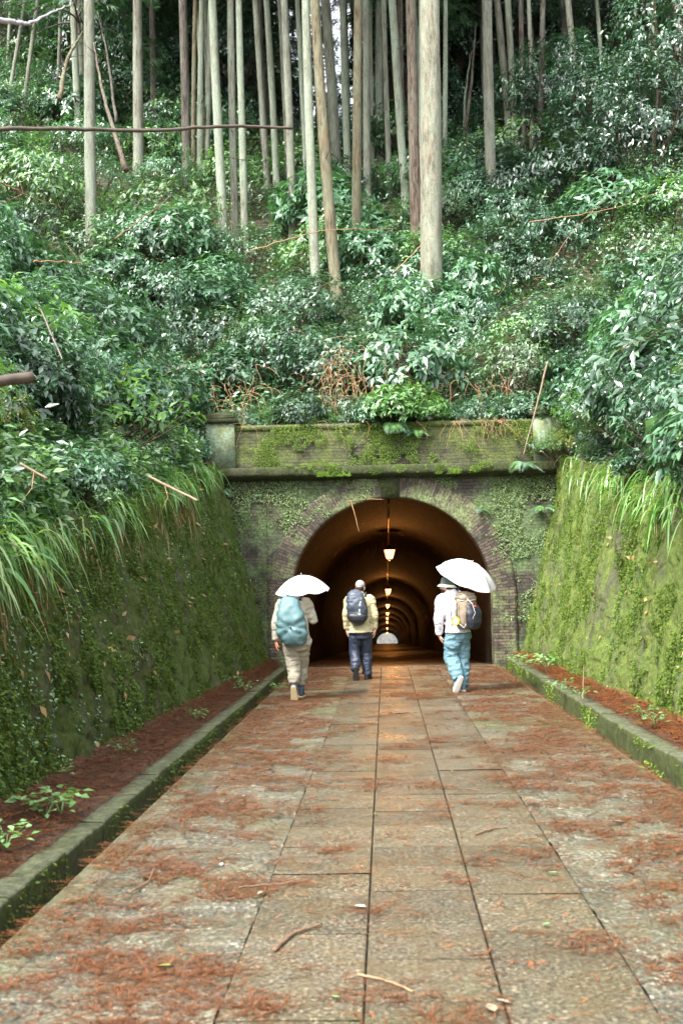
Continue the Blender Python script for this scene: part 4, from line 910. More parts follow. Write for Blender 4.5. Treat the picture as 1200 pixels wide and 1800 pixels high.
# ------------------------------------------------------------ cedar litter on path and verges
def sprig_template(seed):
    rs = np.random.default_rng(seed); L = 1.0; n = 7; t = np.linspace(0, 1, n); cur = rs.uniform(-.35, .35); cx = cur*t*t; V = []; Tt = []
    def quadline(p, q, w):
        b = len(V); d = np.array(q)-np.array(p); m = np.array((-d[1], d[0], 0)); m = m/(np.linalg.norm(m)+1e-9)*w; V.extend([np.array(p)-m, np.array(p)+m, np.array(q)]); Tt.append((b, b+1, b+2))
    for i in range(n-1): quadline((cx[i], t[i], .02), (cx[i+1], t[i+1]+.04, .02+.05*rs.uniform(0, 1)), .028)
    for i in range(1, n):
        for s in (-1, 1):
            l = rs.uniform(.14, .3); a = rs.uniform(.4, .8); quadline((cx[i], t[i], .02), (cx[i]+s*l*math.sin(a), t[i]+l*math.cos(a), .02+rs.uniform(-.02, .16)), .021)
    return np.array(V), np.array(Tt)
def litter(n, pts, name, label, mat, L=(.05, .15), parent=None, cat='litter'):
    Vs = []; Fs = []; o = 0; k = 5
    for s in range(k):
        tv, tf = sprig_template(s); P = pts[s::k]; m = len(P); a = np.where(rng.random(m) < .6, rng.normal(1.57, .5, m)+3.14159*(rng.random(m) < .5), rng.uniform(0, 6.28, m))
        Mx = np.zeros((m, 3, 3)); Mx[:, 0, 0] = np.cos(a); Mx[:, 0, 1] = -np.sin(a); Mx[:, 1, 0] = np.sin(a); Mx[:, 1, 1] = np.cos(a); Mx[:, 2, 2] = 1; Mx[:, 2, 0] = rng.normal(0, .08, m)
        v, f = scatter(tv, tf, P, Mx, rng.uniform(*L, m)); Vs.append(v); Fs.append(f+o); o += len(v)
    return tag(obj(name, mesh_np(name, np.vstack(Vs), np.vstack(Fs)), mat), label, cat, kind='stuff')
def road_pts(n, dens):
    y = 3.2*(24/3.2)**rng.uniform(0, 1, n*8); y = np.where(rng.random(n*8) < .3, y, 3.2+20*rng.uniform(0, 1, n*8)**.85); x = rng.uniform(RL, RR, n*8)
    k = .8*fbm(np.stack([x*2.4, y*2.2, x*0], 1), 4)+.5*fbm(np.stack([x*6, y*7, x*0+4], 1), 2); d = dens(x, y)
    k = k+rng.normal(0, .15, len(x)); ok = k > d; x, y = x[ok][:n], y[ok][:n]; return np.stack([x, y, .001+rng.uniform(0, .012, len(x))], 1)
def dens(x, y):
    c = np.clip((np.abs(x-.2)-.65)/.6, 0, 1); c = np.where(x > 0, c*1.1, c*.95); far = np.clip((y-10)/12, 0, 1)
    return .38-.54*np.clip(c, 0, 1)-.10*far
litter(62000, road_pts(62000, dens), 'cedar_litter', 'red-brown fallen cedar sprays strewn over the stone path', M['needle'], (.035, .10))
P = np.stack([rng.uniform(RL, RR, 5000), 3.2+20.5*rng.uniform(0, 1, 5000)**1.1, rng.uniform(.001, .01, 5000)], 1)
litter(5000, P, 'cedar_litter', 'scattered single cedar needles on the stone path', M['needle'], (.03, .08))
y = 3+20.5*rng.uniform(0, 1, 16000)**1.1; f = rng.uniform(0, 1, 16000)
P = np.stack([bL(y)+.02+f*(-2.17-bL(y)-.03), y, .2-.15*f+rng.uniform(.0, .03, 16000)], 1); litter(16000, P, 'cedar_litter', 'deep red-brown cedar litter between left wall and kerb', M['needle'], (.04, .12))
P = np.stack([2.6+f*(bR(y)-2.6), y, .16+.11*f+rng.uniform(.0, .035, 16000)], 1); litter(16000, P, 'cedar_litter', 'deep red-brown cedar litter between right kerb and wall', M['needle'], (.04, .12))
y = 3+20.5*rng.uniform(0, 1, 900)**1.2
P = np.stack([np.where(rng.random(900) < .4, rng.uniform(-1.98, -1.86, 900), rng.uniform(2.27, 2.38, 900)), y, np.zeros(900)], 1); P[:, 2] = np.where(P[:, 0] < 0, -.24, -.06); litter(900, P, 'cedar_litter', 'cedar sprays lodged in the gutters', M['needle'], (.05, .14))
# small individual things on the path
def flatleaf(px, py, L, mat, name, label, cat, w=1.0, grp=None, z=.012):
    p = ground_pt(px, py, z); a = random.uniform(0, 6.28); n = 9; t = np.linspace(0, 1, n); L *= .75; wd = .26*w*np.sin(np.pi*t)**.9*L*(1+.35*rng.normal(0, .5, n)); mid = np.stack([0*t, t*L, .03*L*np.sin(t*3)], 1)
    V = np.concatenate([mid+np.stack([-wd, 0*t, .08*wd+.004], 1), mid, mid+np.stack([wd, 0*t, .12*wd+.006], 1)]); Q = [(r*n+i, (r+1)*n+i, (r+1)*n+i+1, r*n+i+1) for r in (0, 1) for i in range(n-1)]
    o = MB().add(V, Q).build(name, mat); o.location = p; o.rotation_euler = (random.uniform(-.1, .1), random.uniform(-.1, .1), a); tag(o, label, cat, grp); return o
M['white_petal'] = plain('bleached_leaf', (.45, .44, .42), .5, .4, 40, .1, 0)
M['yel'] = plain('yellow_green_leaf', (.22, .23, .06), .5, .4, 30, .3, 0); M['lime'] = plain('lime_leaf', (.13, .22, .08), .5, .4, 30, .2, 0); M['pale'] = plain('pale_dead_leaf', (.24, .19, .13), .5, .4, 30, .2, 0)
flatleaf(622, 1593, .10, M['white_petal'], 'fallen_leaf', 'white bleached leaf lying on the long joint of the middle slabs', 'leaf')
for px, py, L, m, lab in ((580, 1752, .07, 'lime', 'small lime leaf at the bottom of the middle slabs'), (275, 1700, .10, 'yel', 'yellow leaf in the near left litter patch'), (960, 1535, .09, 'lime', 'lime sprig in the litter on the right of the path'), (797, 1356, .07, 'yel', 'small yellow leaf near the middle right of the path'), (475, 1338, .07, 'yel', 'yellow leaf on the left rough paving'), (392, 1518, .06, 'white_petal', 'tiny white leaf on the left rough paving'), (462, 1568, .08, 'pale', 'curled pale leaf beside the left slab edge'), (966, 1624, .06, 'lime', 'tiny pale lime leaf on the near right slabs'), (657, 1432, .06, 'yel', 'tiny yellowish leaf on the long joint'), (1075, 1444, .12, 'pale', 'flat pale leaf on the right rough paving'), (380, 1236, .10, 'white_petal', 'white scrap at the left path edge'), (870, 1780, .12, 'pale', 'blurred pale leaf at the bottom edge'), (868, 1758, .1, 'pale', 'pale leaf end by the right long joint'), (500, 1205, .07, 'yel', 'yellow leaf near the left walker'), (890, 1200, .08, 'lime', 'lime leaf near the gutter end on the right'), (930, 1195, .08, 'yel', 'yellow leaf on the path right of the right walker')):
    flatleaf(px, py, L, M[m], 'fallen_leaf', lab, 'leaf')
def stick(pts, r, mat, label, name='fallen_stick', cat='stick', kink=.01):
    P = np.array([np.array(p, float) for p in pts]); t = np.linspace(0, len(P)-1, 12*(len(P)-1)+1); Q = np.stack([np.interp(t, range(len(P)), P[:, i]) for i in range(3)], 1)
    for _ in range(3): Q[1:-1] = (Q[:-2]+2*Q[1:-1]+Q[2:])/4
    Q[1:-1] += rng.normal(0, kink*.3, Q[1:-1].shape); n = len(Q); rr = np.interp(np.linspace(0, 1, n), np.linspace(0, 1, len(np.atleast_1d(r))), np.atleast_1d(r)) if np.size(r) > 1 else np.full(n, r)
    o = MB().tube(Q, rr, 9, True).build(name, mat, None, True); tag(o, label, cat); return o
G = lambda px, py, z=.012: ground_pt(px, py, z)
stick([G(482, 1670), G(515, 1640), G(565, 1624)], [.011, .006], M['twig'], 'dark curved stick on the near left slab', kink=.004)
stick([G(230, 1568), G(262, 1550), G(272, 1525)], [.006, .004], M['twig'], 'small hooked twig on the near left rough paving', kink=.004)
stick([G(628, 1712), G(675, 1722), G(726, 1742)], [.005, .004], M['vine'], 'thin pale stick crossing the near middle slabs', kink=.004)
stick([G(836, 1466), G(868, 1456), G(890, 1454)], [.008, .005], M['twig'], 'dark twig on the right slab edge', kink=.004)
stick([G(690, 1254), G(718, 1252)], [.014, .008], M['twig'], 'short dark twig on the middle slabs farther off', kink=.003)
stick([G(420, 1560), G(500, 1552), G(545, 1545)], [.005, .003], M['twig'], 'thin long twig lying across the left slab edge', kink=.006)
stick([(2.46, 14.6, .17), (2.62, 15.4, .55)], [.012, .006], M['twig'], 'bare twig stuck upright at the right kerb', kink=.01)
# ------------------------------------------------------------ weeds
def weed_mesh(seed):
    rs = np.random.default_rng(seed); n = 34; a = rs.uniform(0, 6.28, n); r = rs.uniform(.02, .17, n); P = np.stack([r*np.cos(a), r*np.sin(a), .03+rs.uniform(0, .1, n)], 1); D = np.stack([np.cos(a), np.sin(a), rs.uniform(-.3, .4, n)], 1)
    return mesh_np('leaves', *scatter(LEAF_V*np.array((1.5, 1, 1)), LEAF_F, P, frames(D, np.tile((0, 0, 1.), (n, 1))+rs.normal(0, .3, (n, 3))), rs.uniform(.04, .08, n)))
def weed_stem(seed):
    rs = np.random.default_rng(seed); g = MB()
    for i in range(7): a = rs.uniform(0, 6.28); g.tube([(0, 0, -.02), (.04*math.cos(a), .04*math.sin(a), .05), (.12*math.cos(a), .12*math.sin(a), .09)], .0025, 4, False)
    return g.mesh('stem')
wm = [(weed_mesh(i), weed_stem(i)) for i in range(3)]
for i, (px, py, s) in enumerate([(180, 1308, 1.2), (92, 1372, 1.1), (80, 1432, 1.3), (108, 1425, 1.2), (10, 1487, 1.1), (215, 1325, .9), (262, 1252, 1.0), (345, 1262, .9), (285, 1240, 1.0), (410, 1205, 1.2), (432, 1212, 1.0), (935, 1170, 1.6), (960, 1176, 1.8), (912, 1166, 1.3), (985, 1212, 1.1), (1020, 1226, 1.0), (1130, 1262, 1.2), (1150, 1275, 1.0), (980, 1165, 1.4), (490, 1212, .8)]):
    p = G(px, py, .13 if px < 600 else .22); t = thing('weed', 'small pale green weed sprouting from the litter beside the kerb', 'weed', p, i*1.3, 'weeds sprouting beside the kerbs')
    a, b = wm[i % 3]; o1 = obj('leaves', a, M['weed'], t); o2 = obj('stem', b, M['weed'], t); o1.scale = o2.scale = (s, s, s)
# ------------------------------------------------------------ poles, dead branches, vines, ferns
M['bamboo'] = plain('weathered_bamboo', (.075, .055, .04), .45, .5, 14, .35, .2); M['bamboo_pale'] = plain('pale_bamboo', (.17, .125, .075), .5, .5, 14, .25, .2); M['pale_branch'] = plain('grey_bare_branch', (.42, .4, .42), .6, .4, 20, .2)
def bamboo(a, b, r0, r1, label, mat='bamboo', nodes=9, sag=0.0):
    a = np.array(a, float); b = np.array(b, float); t = thing('fallen_bamboo', label, 'bamboo pole', tuple((a+b)/2)); c = (a+b)/2; n = nodes*6+1; q = np.linspace(0, 1, n); P = a-c+(b-a)*q[:, None]; P[:, 2] -= sag*4*q*(1-q)
    P[:, 2] += .0022*np.linalg.norm(b-a)*(np.sin(q*17)+np.sin(q*7+1)); P += np.cumsum(rng.normal(0, .0006, (n, 3)), 0)*np.linalg.norm(b-a); ph = (q*nodes) % 1; r = np.interp(q, [0, 1], [r0, r1])*(1+.10*np.exp(-(np.minimum(ph, 1-ph)/.05)**2)); MB().tube(P, r, 12).build('culm', M[mat], t, True)
    for k in range(1, nodes, 3):
        g = MB(); p = P[k*6]; d = np.array((rng.normal(0, .1), rng.normal(0, .2), -.3)); g.tube([p, p+d*.5+np.array((.05, 0, 0)), p+d], [.004, .003, .001], 4)
        g.build('side_twig', M['vine'], t); return t
A = lambda px, py, Y: np.array(unproj(px, py, Y))
pa = A(-330, 236, 8.4); bamboo(pa, A(520, 228, 10.2), .021, .013, 'long thin fallen pole jutting across the trees from the left', nodes=11, sag=-.02)
bamboo(A(-160, 690, 6.2), A(58, 663, 6.6), .035, .033, 'thick cut bamboo end poking in at the left edge', 'bamboo', 3)
stick([A(-120, 8, 5.5), A(20, 38, 6.0), A(50, 42, 6.1), A(100, 18, 6.3), A(130, 5, 6.4)], [.018, .014, .009, .004, .002], M['pale_branch'], 'blurred whitish branch tip at the top left corner', 'bare_branch', 'branch', .01)
bamboo(A(262, 838, 12.5), A(347, 880, 12.0), .016, .014, 'broken pale bamboo stub lying on the sedge over the left wall', 'bamboo_pale', 3)
bamboo(A(36, 815, 9.0), A(84, 842, 9.0), .012, .011, 'split pale bamboo piece in the foliage on the far left', 'bamboo_pale', 2)
bamboo(A(72, 545, 15.0), A(144, 700, 14.2), .015, .02, 'leaning dead pole among the shrubs on the left bank', 'bamboo', 5)
bamboo(A(962, 636, 22.3), A(918, 800, 22.2), .022, .012, 'pale dry pole leaning against the right pier', 'bamboo_pale', 6)
def rbranch(px0, py0, px1, py1, Y0_, Y1_, r, mat, label, bend=.15, name='dead_branch', side=3):
    a = A(px0, py0, Y0_); b = A(px1, py1, Y1_); m = (a+b)/2+np.array((rng.normal(0, bend), 0, rng.normal(0, bend))); t = thing(name, label, 'branch', tuple(a)); P = [a-a, m-a, b-a]
    P = np.array(P); tt = np.linspace(0, 2, 19); Q = np.stack([np.interp(tt, [0, 1, 2], P[:, i]) for i in range(3)], 1)
    for _ in range(6): Q[1:-1] = (Q[:-2]+2*Q[1:-1]+Q[2:])/4
    Q[1:-1] += rng.normal(0, .01, (17, 3)); MB().tube(Q, np.linspace(r, r*.3, 19), 8).build('limb', M[mat], t, True)
    if side:
        for k in range(side):
            g = MB(); p = Q[rng.integers(6, 18)]; d = rng.normal(0, .3, 3); d[2] += .1; g.tube([p, p+d*.5, p+d*1.1], [r*.25, r*.15, .001], 5)
            g.build('twig', M[mat], t)
    return t
rbranch(222, 300, 165, 75, 24, 27, .06, 'bark_red', 'broken reddish dead limb slanting beside the first thick trunk')
rbranch(105, 175, 146, 55, 36, 38, .09, 'bark_gold', 'crooked brown stem curving between the thin left trunks')
rbranch(205, 215, 172, 20, 38, 40, .06, 'bark_dark', 'thin dark limb leaning left in the dim wood on the left')
rbranch(203, 420, 300, 345, 18, 19, .014, 'twig', 'thin bare branch rising right through the shrubs on the left')
rbranch(440, 440, 700, 402, 27, 29, .016, 'vine', 'long thin dead stem lying in front of the trunks at mid height')
rbranch(805, 310, 836, 40, 42, 44, .09, 'bark_red', 'leaning brown limb between the thickest trunk and the stout lone one')
rbranch(815, 260, 828, 90, 43, 44, .07, 'bark_pale', 'thin pale leaning stem beside the leaning brown limb')
rbranch(690, 480, 770, 400, 27.5, 28.5, .014, 'vine', 'thin dry stem crossing the thickest trunk')
rbranch(740, 700, 860, 610, 25, 26, .014, 'vine', 'dry stem slanting up over the right half of the parapet')
rbranch(0, 320, 110, 365, 18, 20, .014, 'vine', 'pale arching dry cane at the left edge')
rbranch(830, 590, 1010, 500, 24.5, 23, .014, 'bark_dark', 'dark bare stem in the hollow right above the portal')
rbranch(930, 390, 1180, 330, 20, 18, .008, 'vine', 'arching yellowish cane on the right bank')
rbranch(960, 470, 1060, 350, 20, 19, .008, 'vine', 'short yellowish cane under the arching one on the right bank')
rbranch(230, 700, 330, 640, 20, 20.5, .010, 'vine', 'bare brown twig cluster above the left sedge', side=6)
rbranch(60, 460, 150, 465, 17, 18, .016, 'vine', 'short dead cane lying in the left shrubs')
rbranch(1080, 620, 1200, 560, 14, 13, .006, 'twig', 'thin bare twig in front of the right bank leaves')
def tangle(n, box, label, L=.9, r=.004, mat='vine', name='dry_vines', hang=1.0):
    g = MB()
    for i in range(n):
        x, y = rng.uniform(box[0], box[1]), rng.uniform(box[2], box[3]); z = (T(x, y)[0] if y > 24.1 or abs(x) > 3.8 else 5.05)+rng.uniform(box[4], box[5]); q = np.linspace(0, 1, 8); d = rng.normal(0, .35, 3)*L
        P = np.stack([x+d[0]*q+.05*np.sin(q*6+i), y-.25*q*hang+d[1]*.4*q, z+(.25*q-1.1*hang*q**2)*L*rng.uniform(.4, 1)+d[2]*.3*q], 1); g.tube(P, np.linspace(r, r*.5, 8), 4, False)
    return tag(g.build(name, M[mat]), label, 'vines', kind='stuff')
tangle(170, (-1.3, .6, 24.2, 25.4, .6, 1.5), 'dense curtain of dry brown vines hanging above the parapet middle', 1.0, .006)
tangle(60, (-4.6, -2.6, 23.8, 25.2, .4, 1.1), 'brown dead twigs in the hollow above the left pier', .8, .006)
tangle(50, (1.2, 3.4, 24.2, 25.4, .4, 1.1), 'brown dead stems in the hollow above the right part of the parapet', .8, .006)
tangle(26, (1.2, 2.6, 23.5, 23.58, -.05, .05), 'dry roots hanging down the right part of the parapet', .7, .004)
tangle(16, (-3.0, 2.5, 23.42, 23.55, -.02, .05), 'thin dry stems trailing over the front of the parapet', .8, .003)
tangle(90, (-8, -4.4, 12, 20, .3, .9), 'brown twigs tangled through the left bank', .8, .004, hang=.4)
tangle(90, (4.6, 8, 12, 22, .4, 1.0), 'brown twigs tangled through the right bank', .9, .004, hang=.5)
tangle(120, (-6, 6, 25, 36, .3, 1.0), 'brown twigs tangled through the slope undergrowth', 1.0, .006, hang=.5)
# roots hanging from the arch and small ferns
stick([(-.68, Y0-.05, 3.44), (-.60, Y0-.06, 3.15), (-.52, Y0-.04, 2.78)], [.012, .006], M['vine'], 'dry root dangling into the tunnel mouth', 'hanging_root', 'root')
stick([(-.75, Y0-.05, 3.42), (-.3, Y0-.05, 3.46), (.02, Y0-.05, 3.44)], [.008, .006], M['vine'], 'thin dry stem lying across the top of the arch mouth', 'hanging_root', 'root')
def fern(x, y, z, s, label, n=9, seed=0, down=.6, group=None):
    rs = np.random.default_rng(seed+77); t = thing('fern', label, 'fern', (x, y, z), 0, group)
    for i in range(n):
        a = -math.pi/2+rs.uniform(-1.5, 1.5); L = s*rs.uniform(.6, 1.1); q = np.linspace(0, 1, 20); P = np.stack([np.cos(a)*q*L*.7, np.sin(a)*q*L*.5, (.25*q-down*q**2)*L], 1); d = np.gradient(P, axis=0); d /= np.linalg.norm(d, axis=1)[:, None]
        sd = np.cross(d, (0, -.6, .8)); sd /= np.linalg.norm(sd, axis=1)[:, None]; PP = np.concatenate([P[2:], P[2:]]); DD = np.concatenate([sd[2:]+.5*d[2:], -sd[2:]+.5*d[2:]]); S = np.concatenate([np.sin(np.pi*(q[2:]*.85+.15))**.7]*2)*L*.22
        v, f = scatter(LONG_V*np.array((.62, 1, .5)), LEAF_F, PP, frames(DD, np.tile((0, -.7, .7), (len(PP), 1))), S); obj('frond', mesh_np('frond', v, f), M['leaf_c'] if i % 2 else M['leaf'], t)
    return t
fern(.25, Y0-.05, 5.0, .75, 'drooping fern hanging over the parapet middle', 10, 1)
fern(.75, Y0-.05, 4.85, .6, 'second fern hanging over the parapet, right of the first', 8, 2)
fern(-.1, Y0-.1, 5.2, .6, 'upright fern on the parapet edge left of the drooping one', 8, 3, .4)
fern(2.0, Y0-.06, 3.2, .35, 'small bright fern beside the upper right of the arch ring', 7, 4)
fern(2.9, Y0-.25, 4.1, .6, 'fern hanging from the right end of the cornice', 9, 5)
fern(3.2, Y0-.15, 4.5, .5, 'fern growing under the right pier', 8, 6)
fern(-3.35, Y0-.1, 3.7, .45, 'little fern in the corner of left wall and portal', 7, 7)
fern(3.3, Y0-.1, 3.2, .45, 'little fern in the corner of right wall and portal', 7, 8)
fern(-2.6, Y0-.03, 3.6, .22, 'tiny brown-green fern on the wall under the left cornice', 5, 9)
# ------------------------------------------------------------ people
def remesh(mb, name, vox, smooth=4, wr=0.0, wsc=7, aniso=(1, 1, 1), seed=0.0, fine=0.0):
    me = mb.mesh(name+'_src', True); o = bpy.data.objects.new(name+'_tmp', me); COL.objects.link(o)
    m = o.modifiers.new('r', 'REMESH'); m.mode = 'VOXEL'; m.voxel_size = vox; m.use_smooth_shade = True
    s = o.modifiers.new('s', 'SMOOTH'); s.factor = .5; s.iterations = smooth
    dg = bpy.context.evaluated_depsgraph_get(); out = bpy.data.meshes.new_from_object(o.evaluated_get(dg)); out.name = name
    bpy.data.objects.remove(o); bpy.data.meshes.remove(me)
    if wr:
        n = len(out.vertices); co = np.empty(n*3, np.float32); out.vertices.foreach_get('co', co); co = co.reshape(-1, 3)
        nn = np.empty(n*3, np.float32); out.vertex_normals.foreach_get('vector', nn); nn = nn.reshape(-1, 3)
        q = co*np.array(aniso)*wsc+seed; w = 1-np.abs(fbm(q, 3))*3.0; w2 = fbm(q*.6+3, 2)
        co = co+nn*(wr*(w*.75+w2)+fine*fbm(co*60, 2))[:, None]; out.vertices.foreach_set('co', co.astype(np.float32).ravel()); out.update()
    out.polygons.foreach_set('use_smooth', np.ones(len(out.polygons), bool)); return out
def yrings(mb, rs, seg=24, sub=3):
    """rings with yaw: (cx,cy,cz,rx,ry,yawdeg)"""
    rs = np.array(rs, float); n0 = mb.n; t = MB(); t.rings(rs[:, :5], seg, sub); V = t.V[0]; Q = t.Q[0]; Tt = t.T[0]
    m = (len(rs)-1)*sub+1; c = V[:m*seg].reshape(m, seg, 3); cen = c.mean(1, keepdims=True); yw = np.radians(np.interp(np.linspace(0, len(rs)-1, m), range(len(rs)), rs[:, 5]))[:, None]
    d = c-cen; x = d[..., 0]*np.cos(yw)-d[..., 1]*np.sin(yw); y = d[..., 0]*np.sin(yw)+d[..., 1]*np.cos(yw); c2 = np.stack([x, y, d[..., 2]], -1)+cen
    V = np.vstack([c2.reshape(-1, 3), V[m*seg:]]); mb.add(V, Q, Tt)
def limb(mb, pts, rad, seg=14, sub=5):
    P = np.array(pts, float); n = len(P); t = np.linspace(0, n-1, (n-1)*sub+1); out = []; rr = []
    rad = np.array(rad, float)
    for q in t:
        i = min(int(q), n-2); f = q-i; p0, p1, p2, p3 = P[max(i-1, 0)], P[i], P[i+1], P[min(i+2, n-1)]
        cr = .5*((2*p1)+(-p0+p2)*f+(2*p0-5*p1+4*p2-p3)*f*f+(-p0+3*p1-3*p2+p3)*f**3); li = p1*(1-f)+p2*f
        out.append(.5*cr+.5*li); rr.append(rad[i]*(1-f)+rad[i+1]*f)
    mb.tube(out, rr, seg)
def hand(mb, wrist, d, nrm, side, curl=.5):
    """d finger direction, nrm back-of-hand normal, side +1 right hand"""
    d = np.array(d, float); d /= np.linalg.norm(d); nrm = np.array(nrm, float); nrm -= d*nrm.dot(d); nrm /= np.linalg.norm(nrm); s = np.cross(d, nrm)*side   # towards thumb
    w = np.array(wrist, float); pc = w+d*.05
    mb.ell(pc, (1, 1, 1), np.stack([s*.041, nrm*.017, d*.055], 1), 12, 8)
    mb.tube([w-d*.03, w+d*.03], [.027, .027], 10)
    for k, (o, L) in enumerate(((.030, .066), (.011, .075), (-.009, .070), (-.028, .056))):
        p = w+d*(.092-abs(o)*.25)+s*o; P = [p-d*.015]; a = 0; q = p
        for j in range(3):
            a += curl*(.55+.2*j); q = q+(d*math.cos(a)-nrm*math.sin(a))*L*(.45, .32, .26)[j]; P.append(q)
        mb.tube(P, [.0095, .009, .0082, .0068], 8)
    p = w+d*.03+s*.033; P = [p, p+s*.024+d*.026-nrm*.008, p+s*.03+d*.052-nrm*.02, p+s*.022+d*.072-nrm*.03]; mb.tube(P, [.013, .0115, .010, .008], 8)
def head(mb, c, yaw, pitch=0, scale=1.0):
    Rm = np.array((Matrix.Rotation(R(yaw), 3, 'Z') @ Matrix.Rotation(R(pitch), 3, 'X'))); c = np.array(c, float)
    def e(p, r, k=12): mb.ell(c+Rm @ (np.array(p)*scale), (1, 1, 1), Rm @ np.diag(np.array(r)*scale), k, 9)
    e((0, -.008, .02), (.076, .096, .098), 18); e((0, .02, -.035), (.062, .075, .075), 16); e((0, .045, -.08), (.036, .04, .03))
    e((0, .095, -.015), (.012, .018, .026)); e((0, .108, -.032), (.015, .014, .011)); e((0, .082, .022), (.05, .014, .012)); e((0, .086, -.066), (.022, .012, .008)); e((0, .084, -.056), (.02, .012, .006))
    for s in (-1, 1): e((s*.078, -.005, -.015), (.009, .022, .033)); e((s*.042, .06, -.03), (.022, .02, .018))
    return Rm, c
def shoe(parent, ankle, toe, up, matu, mats, L=.28, label=None, boot=None):
    """ankle joint, toe direction, up normal of the foot"""
    a = np.array(ankle, float); f = np.array(toe, float); f /= np.linalg.norm(f); u = np.array(up, float); u -= f*u.dot(f); u /= np.linalg.norm(u); s = np.cross(f, u)
    Mx = np.stack([s, f, u], 1); t = MB()
    def pt(x, y, z): return a+Mx @ np.array((x, y, z))
    prof = [(-.085, .018, .04, -.02), (-.07, .034, .07, .0), (-.02, .038, .075, .0), (.05, .044, .055, -.012), (.11, .050, .038, -.025), (.16, .044, .03, -.035), (.195, .022, .02, -.045)]
    up_ = MB(); so = MB(); k = L/.28
    for (mbx, kind) in ((up_, 0), (so, 1)):
        seg = 16; V = []
        for (y, w, h, zc) in prof:
            for j in range(seg):
                an = 2*math.pi*j/seg
                if kind == 0: V.append(pt(w*math.cos(an)*k, y*k, zc+max(h*math.sin(an), -.045-zc)*1.0))
                else: V.append(pt(w*1.13*math.cos(an)*k, (y*1.04)*k, -.062+(.016 if math.sin(an) > 0 else -.016)*min(1, abs(math.sin(an))*2)))
        n = len(prof); Q = [(i*seg+j, i*seg+(j+1) % seg, (i+1)*seg+(j+1) % seg, (i+1)*seg+j) for i in range(n-1) for j in range(seg)]
        V = np.array(V); c0 = V[:seg].mean(0); c1 = V[-seg:].mean(0); V = np.vstack([V, c0, c1]); T_ = [(n*seg, (j+1) % seg, j) for j in range(seg)]+[(n*seg+1, (n-1)*seg+j, (n-1)*seg+(j+1) % seg) for j in range(seg)]
        mbx.add(V, Q, T_)
    up_.tube([pt(0, -.02, .0), pt(0, -.025, .07)], [.045, .048], 14)
    if boot: kk = np.array(boot, float)-a; kk /= np.linalg.norm(kk); up_.tube([a, a+kk*.15], [.05, .056], 14)
    sh = obj('shoe', remesh(up_, 'shoe', .008, 2), matu, parent)
    if label: sh['label'] = label
    so.build('sole', mats, sh, True)
def fabric(name, c, rough=.8, var=.12, bump=.3, sc=140, spec=.3, trans=0):
    a = N(name); n = a.noise(a.coord('Object'), sc, 3); n2 = a.noise(a.coord('Object'), 9, 4); k = a.mix(.5, n, n2)
    a.col(a.ramp(k, [(.3, tuple(x*(1-var) for x in c)), (.7, tuple(min(1, x*(1+var)) for x in c))])); a.set(Roughness=rough, Specular_IOR_Level=spec); a.bump(n, bump, .003)
    if trans:
        tr = a.n('BsdfTranslucent'); tr.inputs[0].default_value = (*c, 1); ms = a.n('MixShader'); ms.inputs[0].default_value = trans; a.l(a.b.outputs[0], ms.inputs[1]); a.l(tr.outputs[0], ms.inputs[2]); a.l(ms.outputs[0], a.out.inputs[0])
    return a.m
M['skin'] = fabric('skin', (.62, .36, .27), .5, .08, .1); M['skin_red'] = fabric('skin_ruddy', (.6, .24, .15), .5, .08, .1); M['hair'] = fabric('dark_hair', (.035, .022, .015), .6, .3, .6, 200)
M['cream'] = fabric('cream_jacket', (.36, .33, .26)); M['khaki'] = fabric('khaki_trousers', (.33, .30, .235)); M['teal'] = fabric('teal_rain_cover', (.085, .165, .175), .55, .1, .15, 90, .5)
M['tan'] = fabric('tan_jacket', (.42, .37, .22)); M['navyp'] = fabric('slate_navy_trousers', (.025, .034, .06), .5, .3, .3, 140, .5); M['navy'] = fabric('slate_blue_pack', (.05, .062, .088), .45, .15, .2, 100, .5); M['black'] = fabric('black_nylon', (.018, .02, .028), .5, .3, .3, 100, .5)
M['white'] = fabric('white_jacket', (.62, .62, .66), .7, .04, .15); M['jeans'] = fabric('washed_blue_jeans', (.12, .22, .27), .8, .28, .4, 120); M['greyc'] = fabric('pale_grey_cap', (.33, .32, .31)); M['hat'] = fabric('grey_green_hat', (.05, .065, .06)); M['brim'] = fabric('pale_hat_brim', (.5, .52, .42))
M['umb'] = fabric('white_umbrella_cloth', (.72, .72, .74), .5, .02, .05, 60, .4, .3); M['beige'] = fabric('beige_ripstop', (.22, .175, .125), .6, .25, .3, 60); M['yellow'] = fabric('yellow_strap', (.50, .38, .05)); M['rubber'] = fabric('tan_sole', (.42, .33, .18), .7, .2, .5, 50); M['wsole'] = fabric('white_sole', (.62, .6, .55), .7, .1, .4, 50); M['bsneak'] = fabric('grey_blue_sneaker', (.14, .2, .26)); M['boot'] = fabric('dark_slate_boot', (.06, .075, .11)); M['bsole'] = fabric('black_sole', (.02, .02, .02), .6); M['cord'] = fabric('pale_cord', (.6, .6, .6)); M['redb'] = fabric('red_clip', (.5, .06, .04)); M['steel'] = plain('umbrella_steel', (.4, .4, .42), .3, .5, 30, .1, 0, .9); M['eye'] = plain('eye_white', (.6, .6, .6), .2, .5, 5, .05, 0)

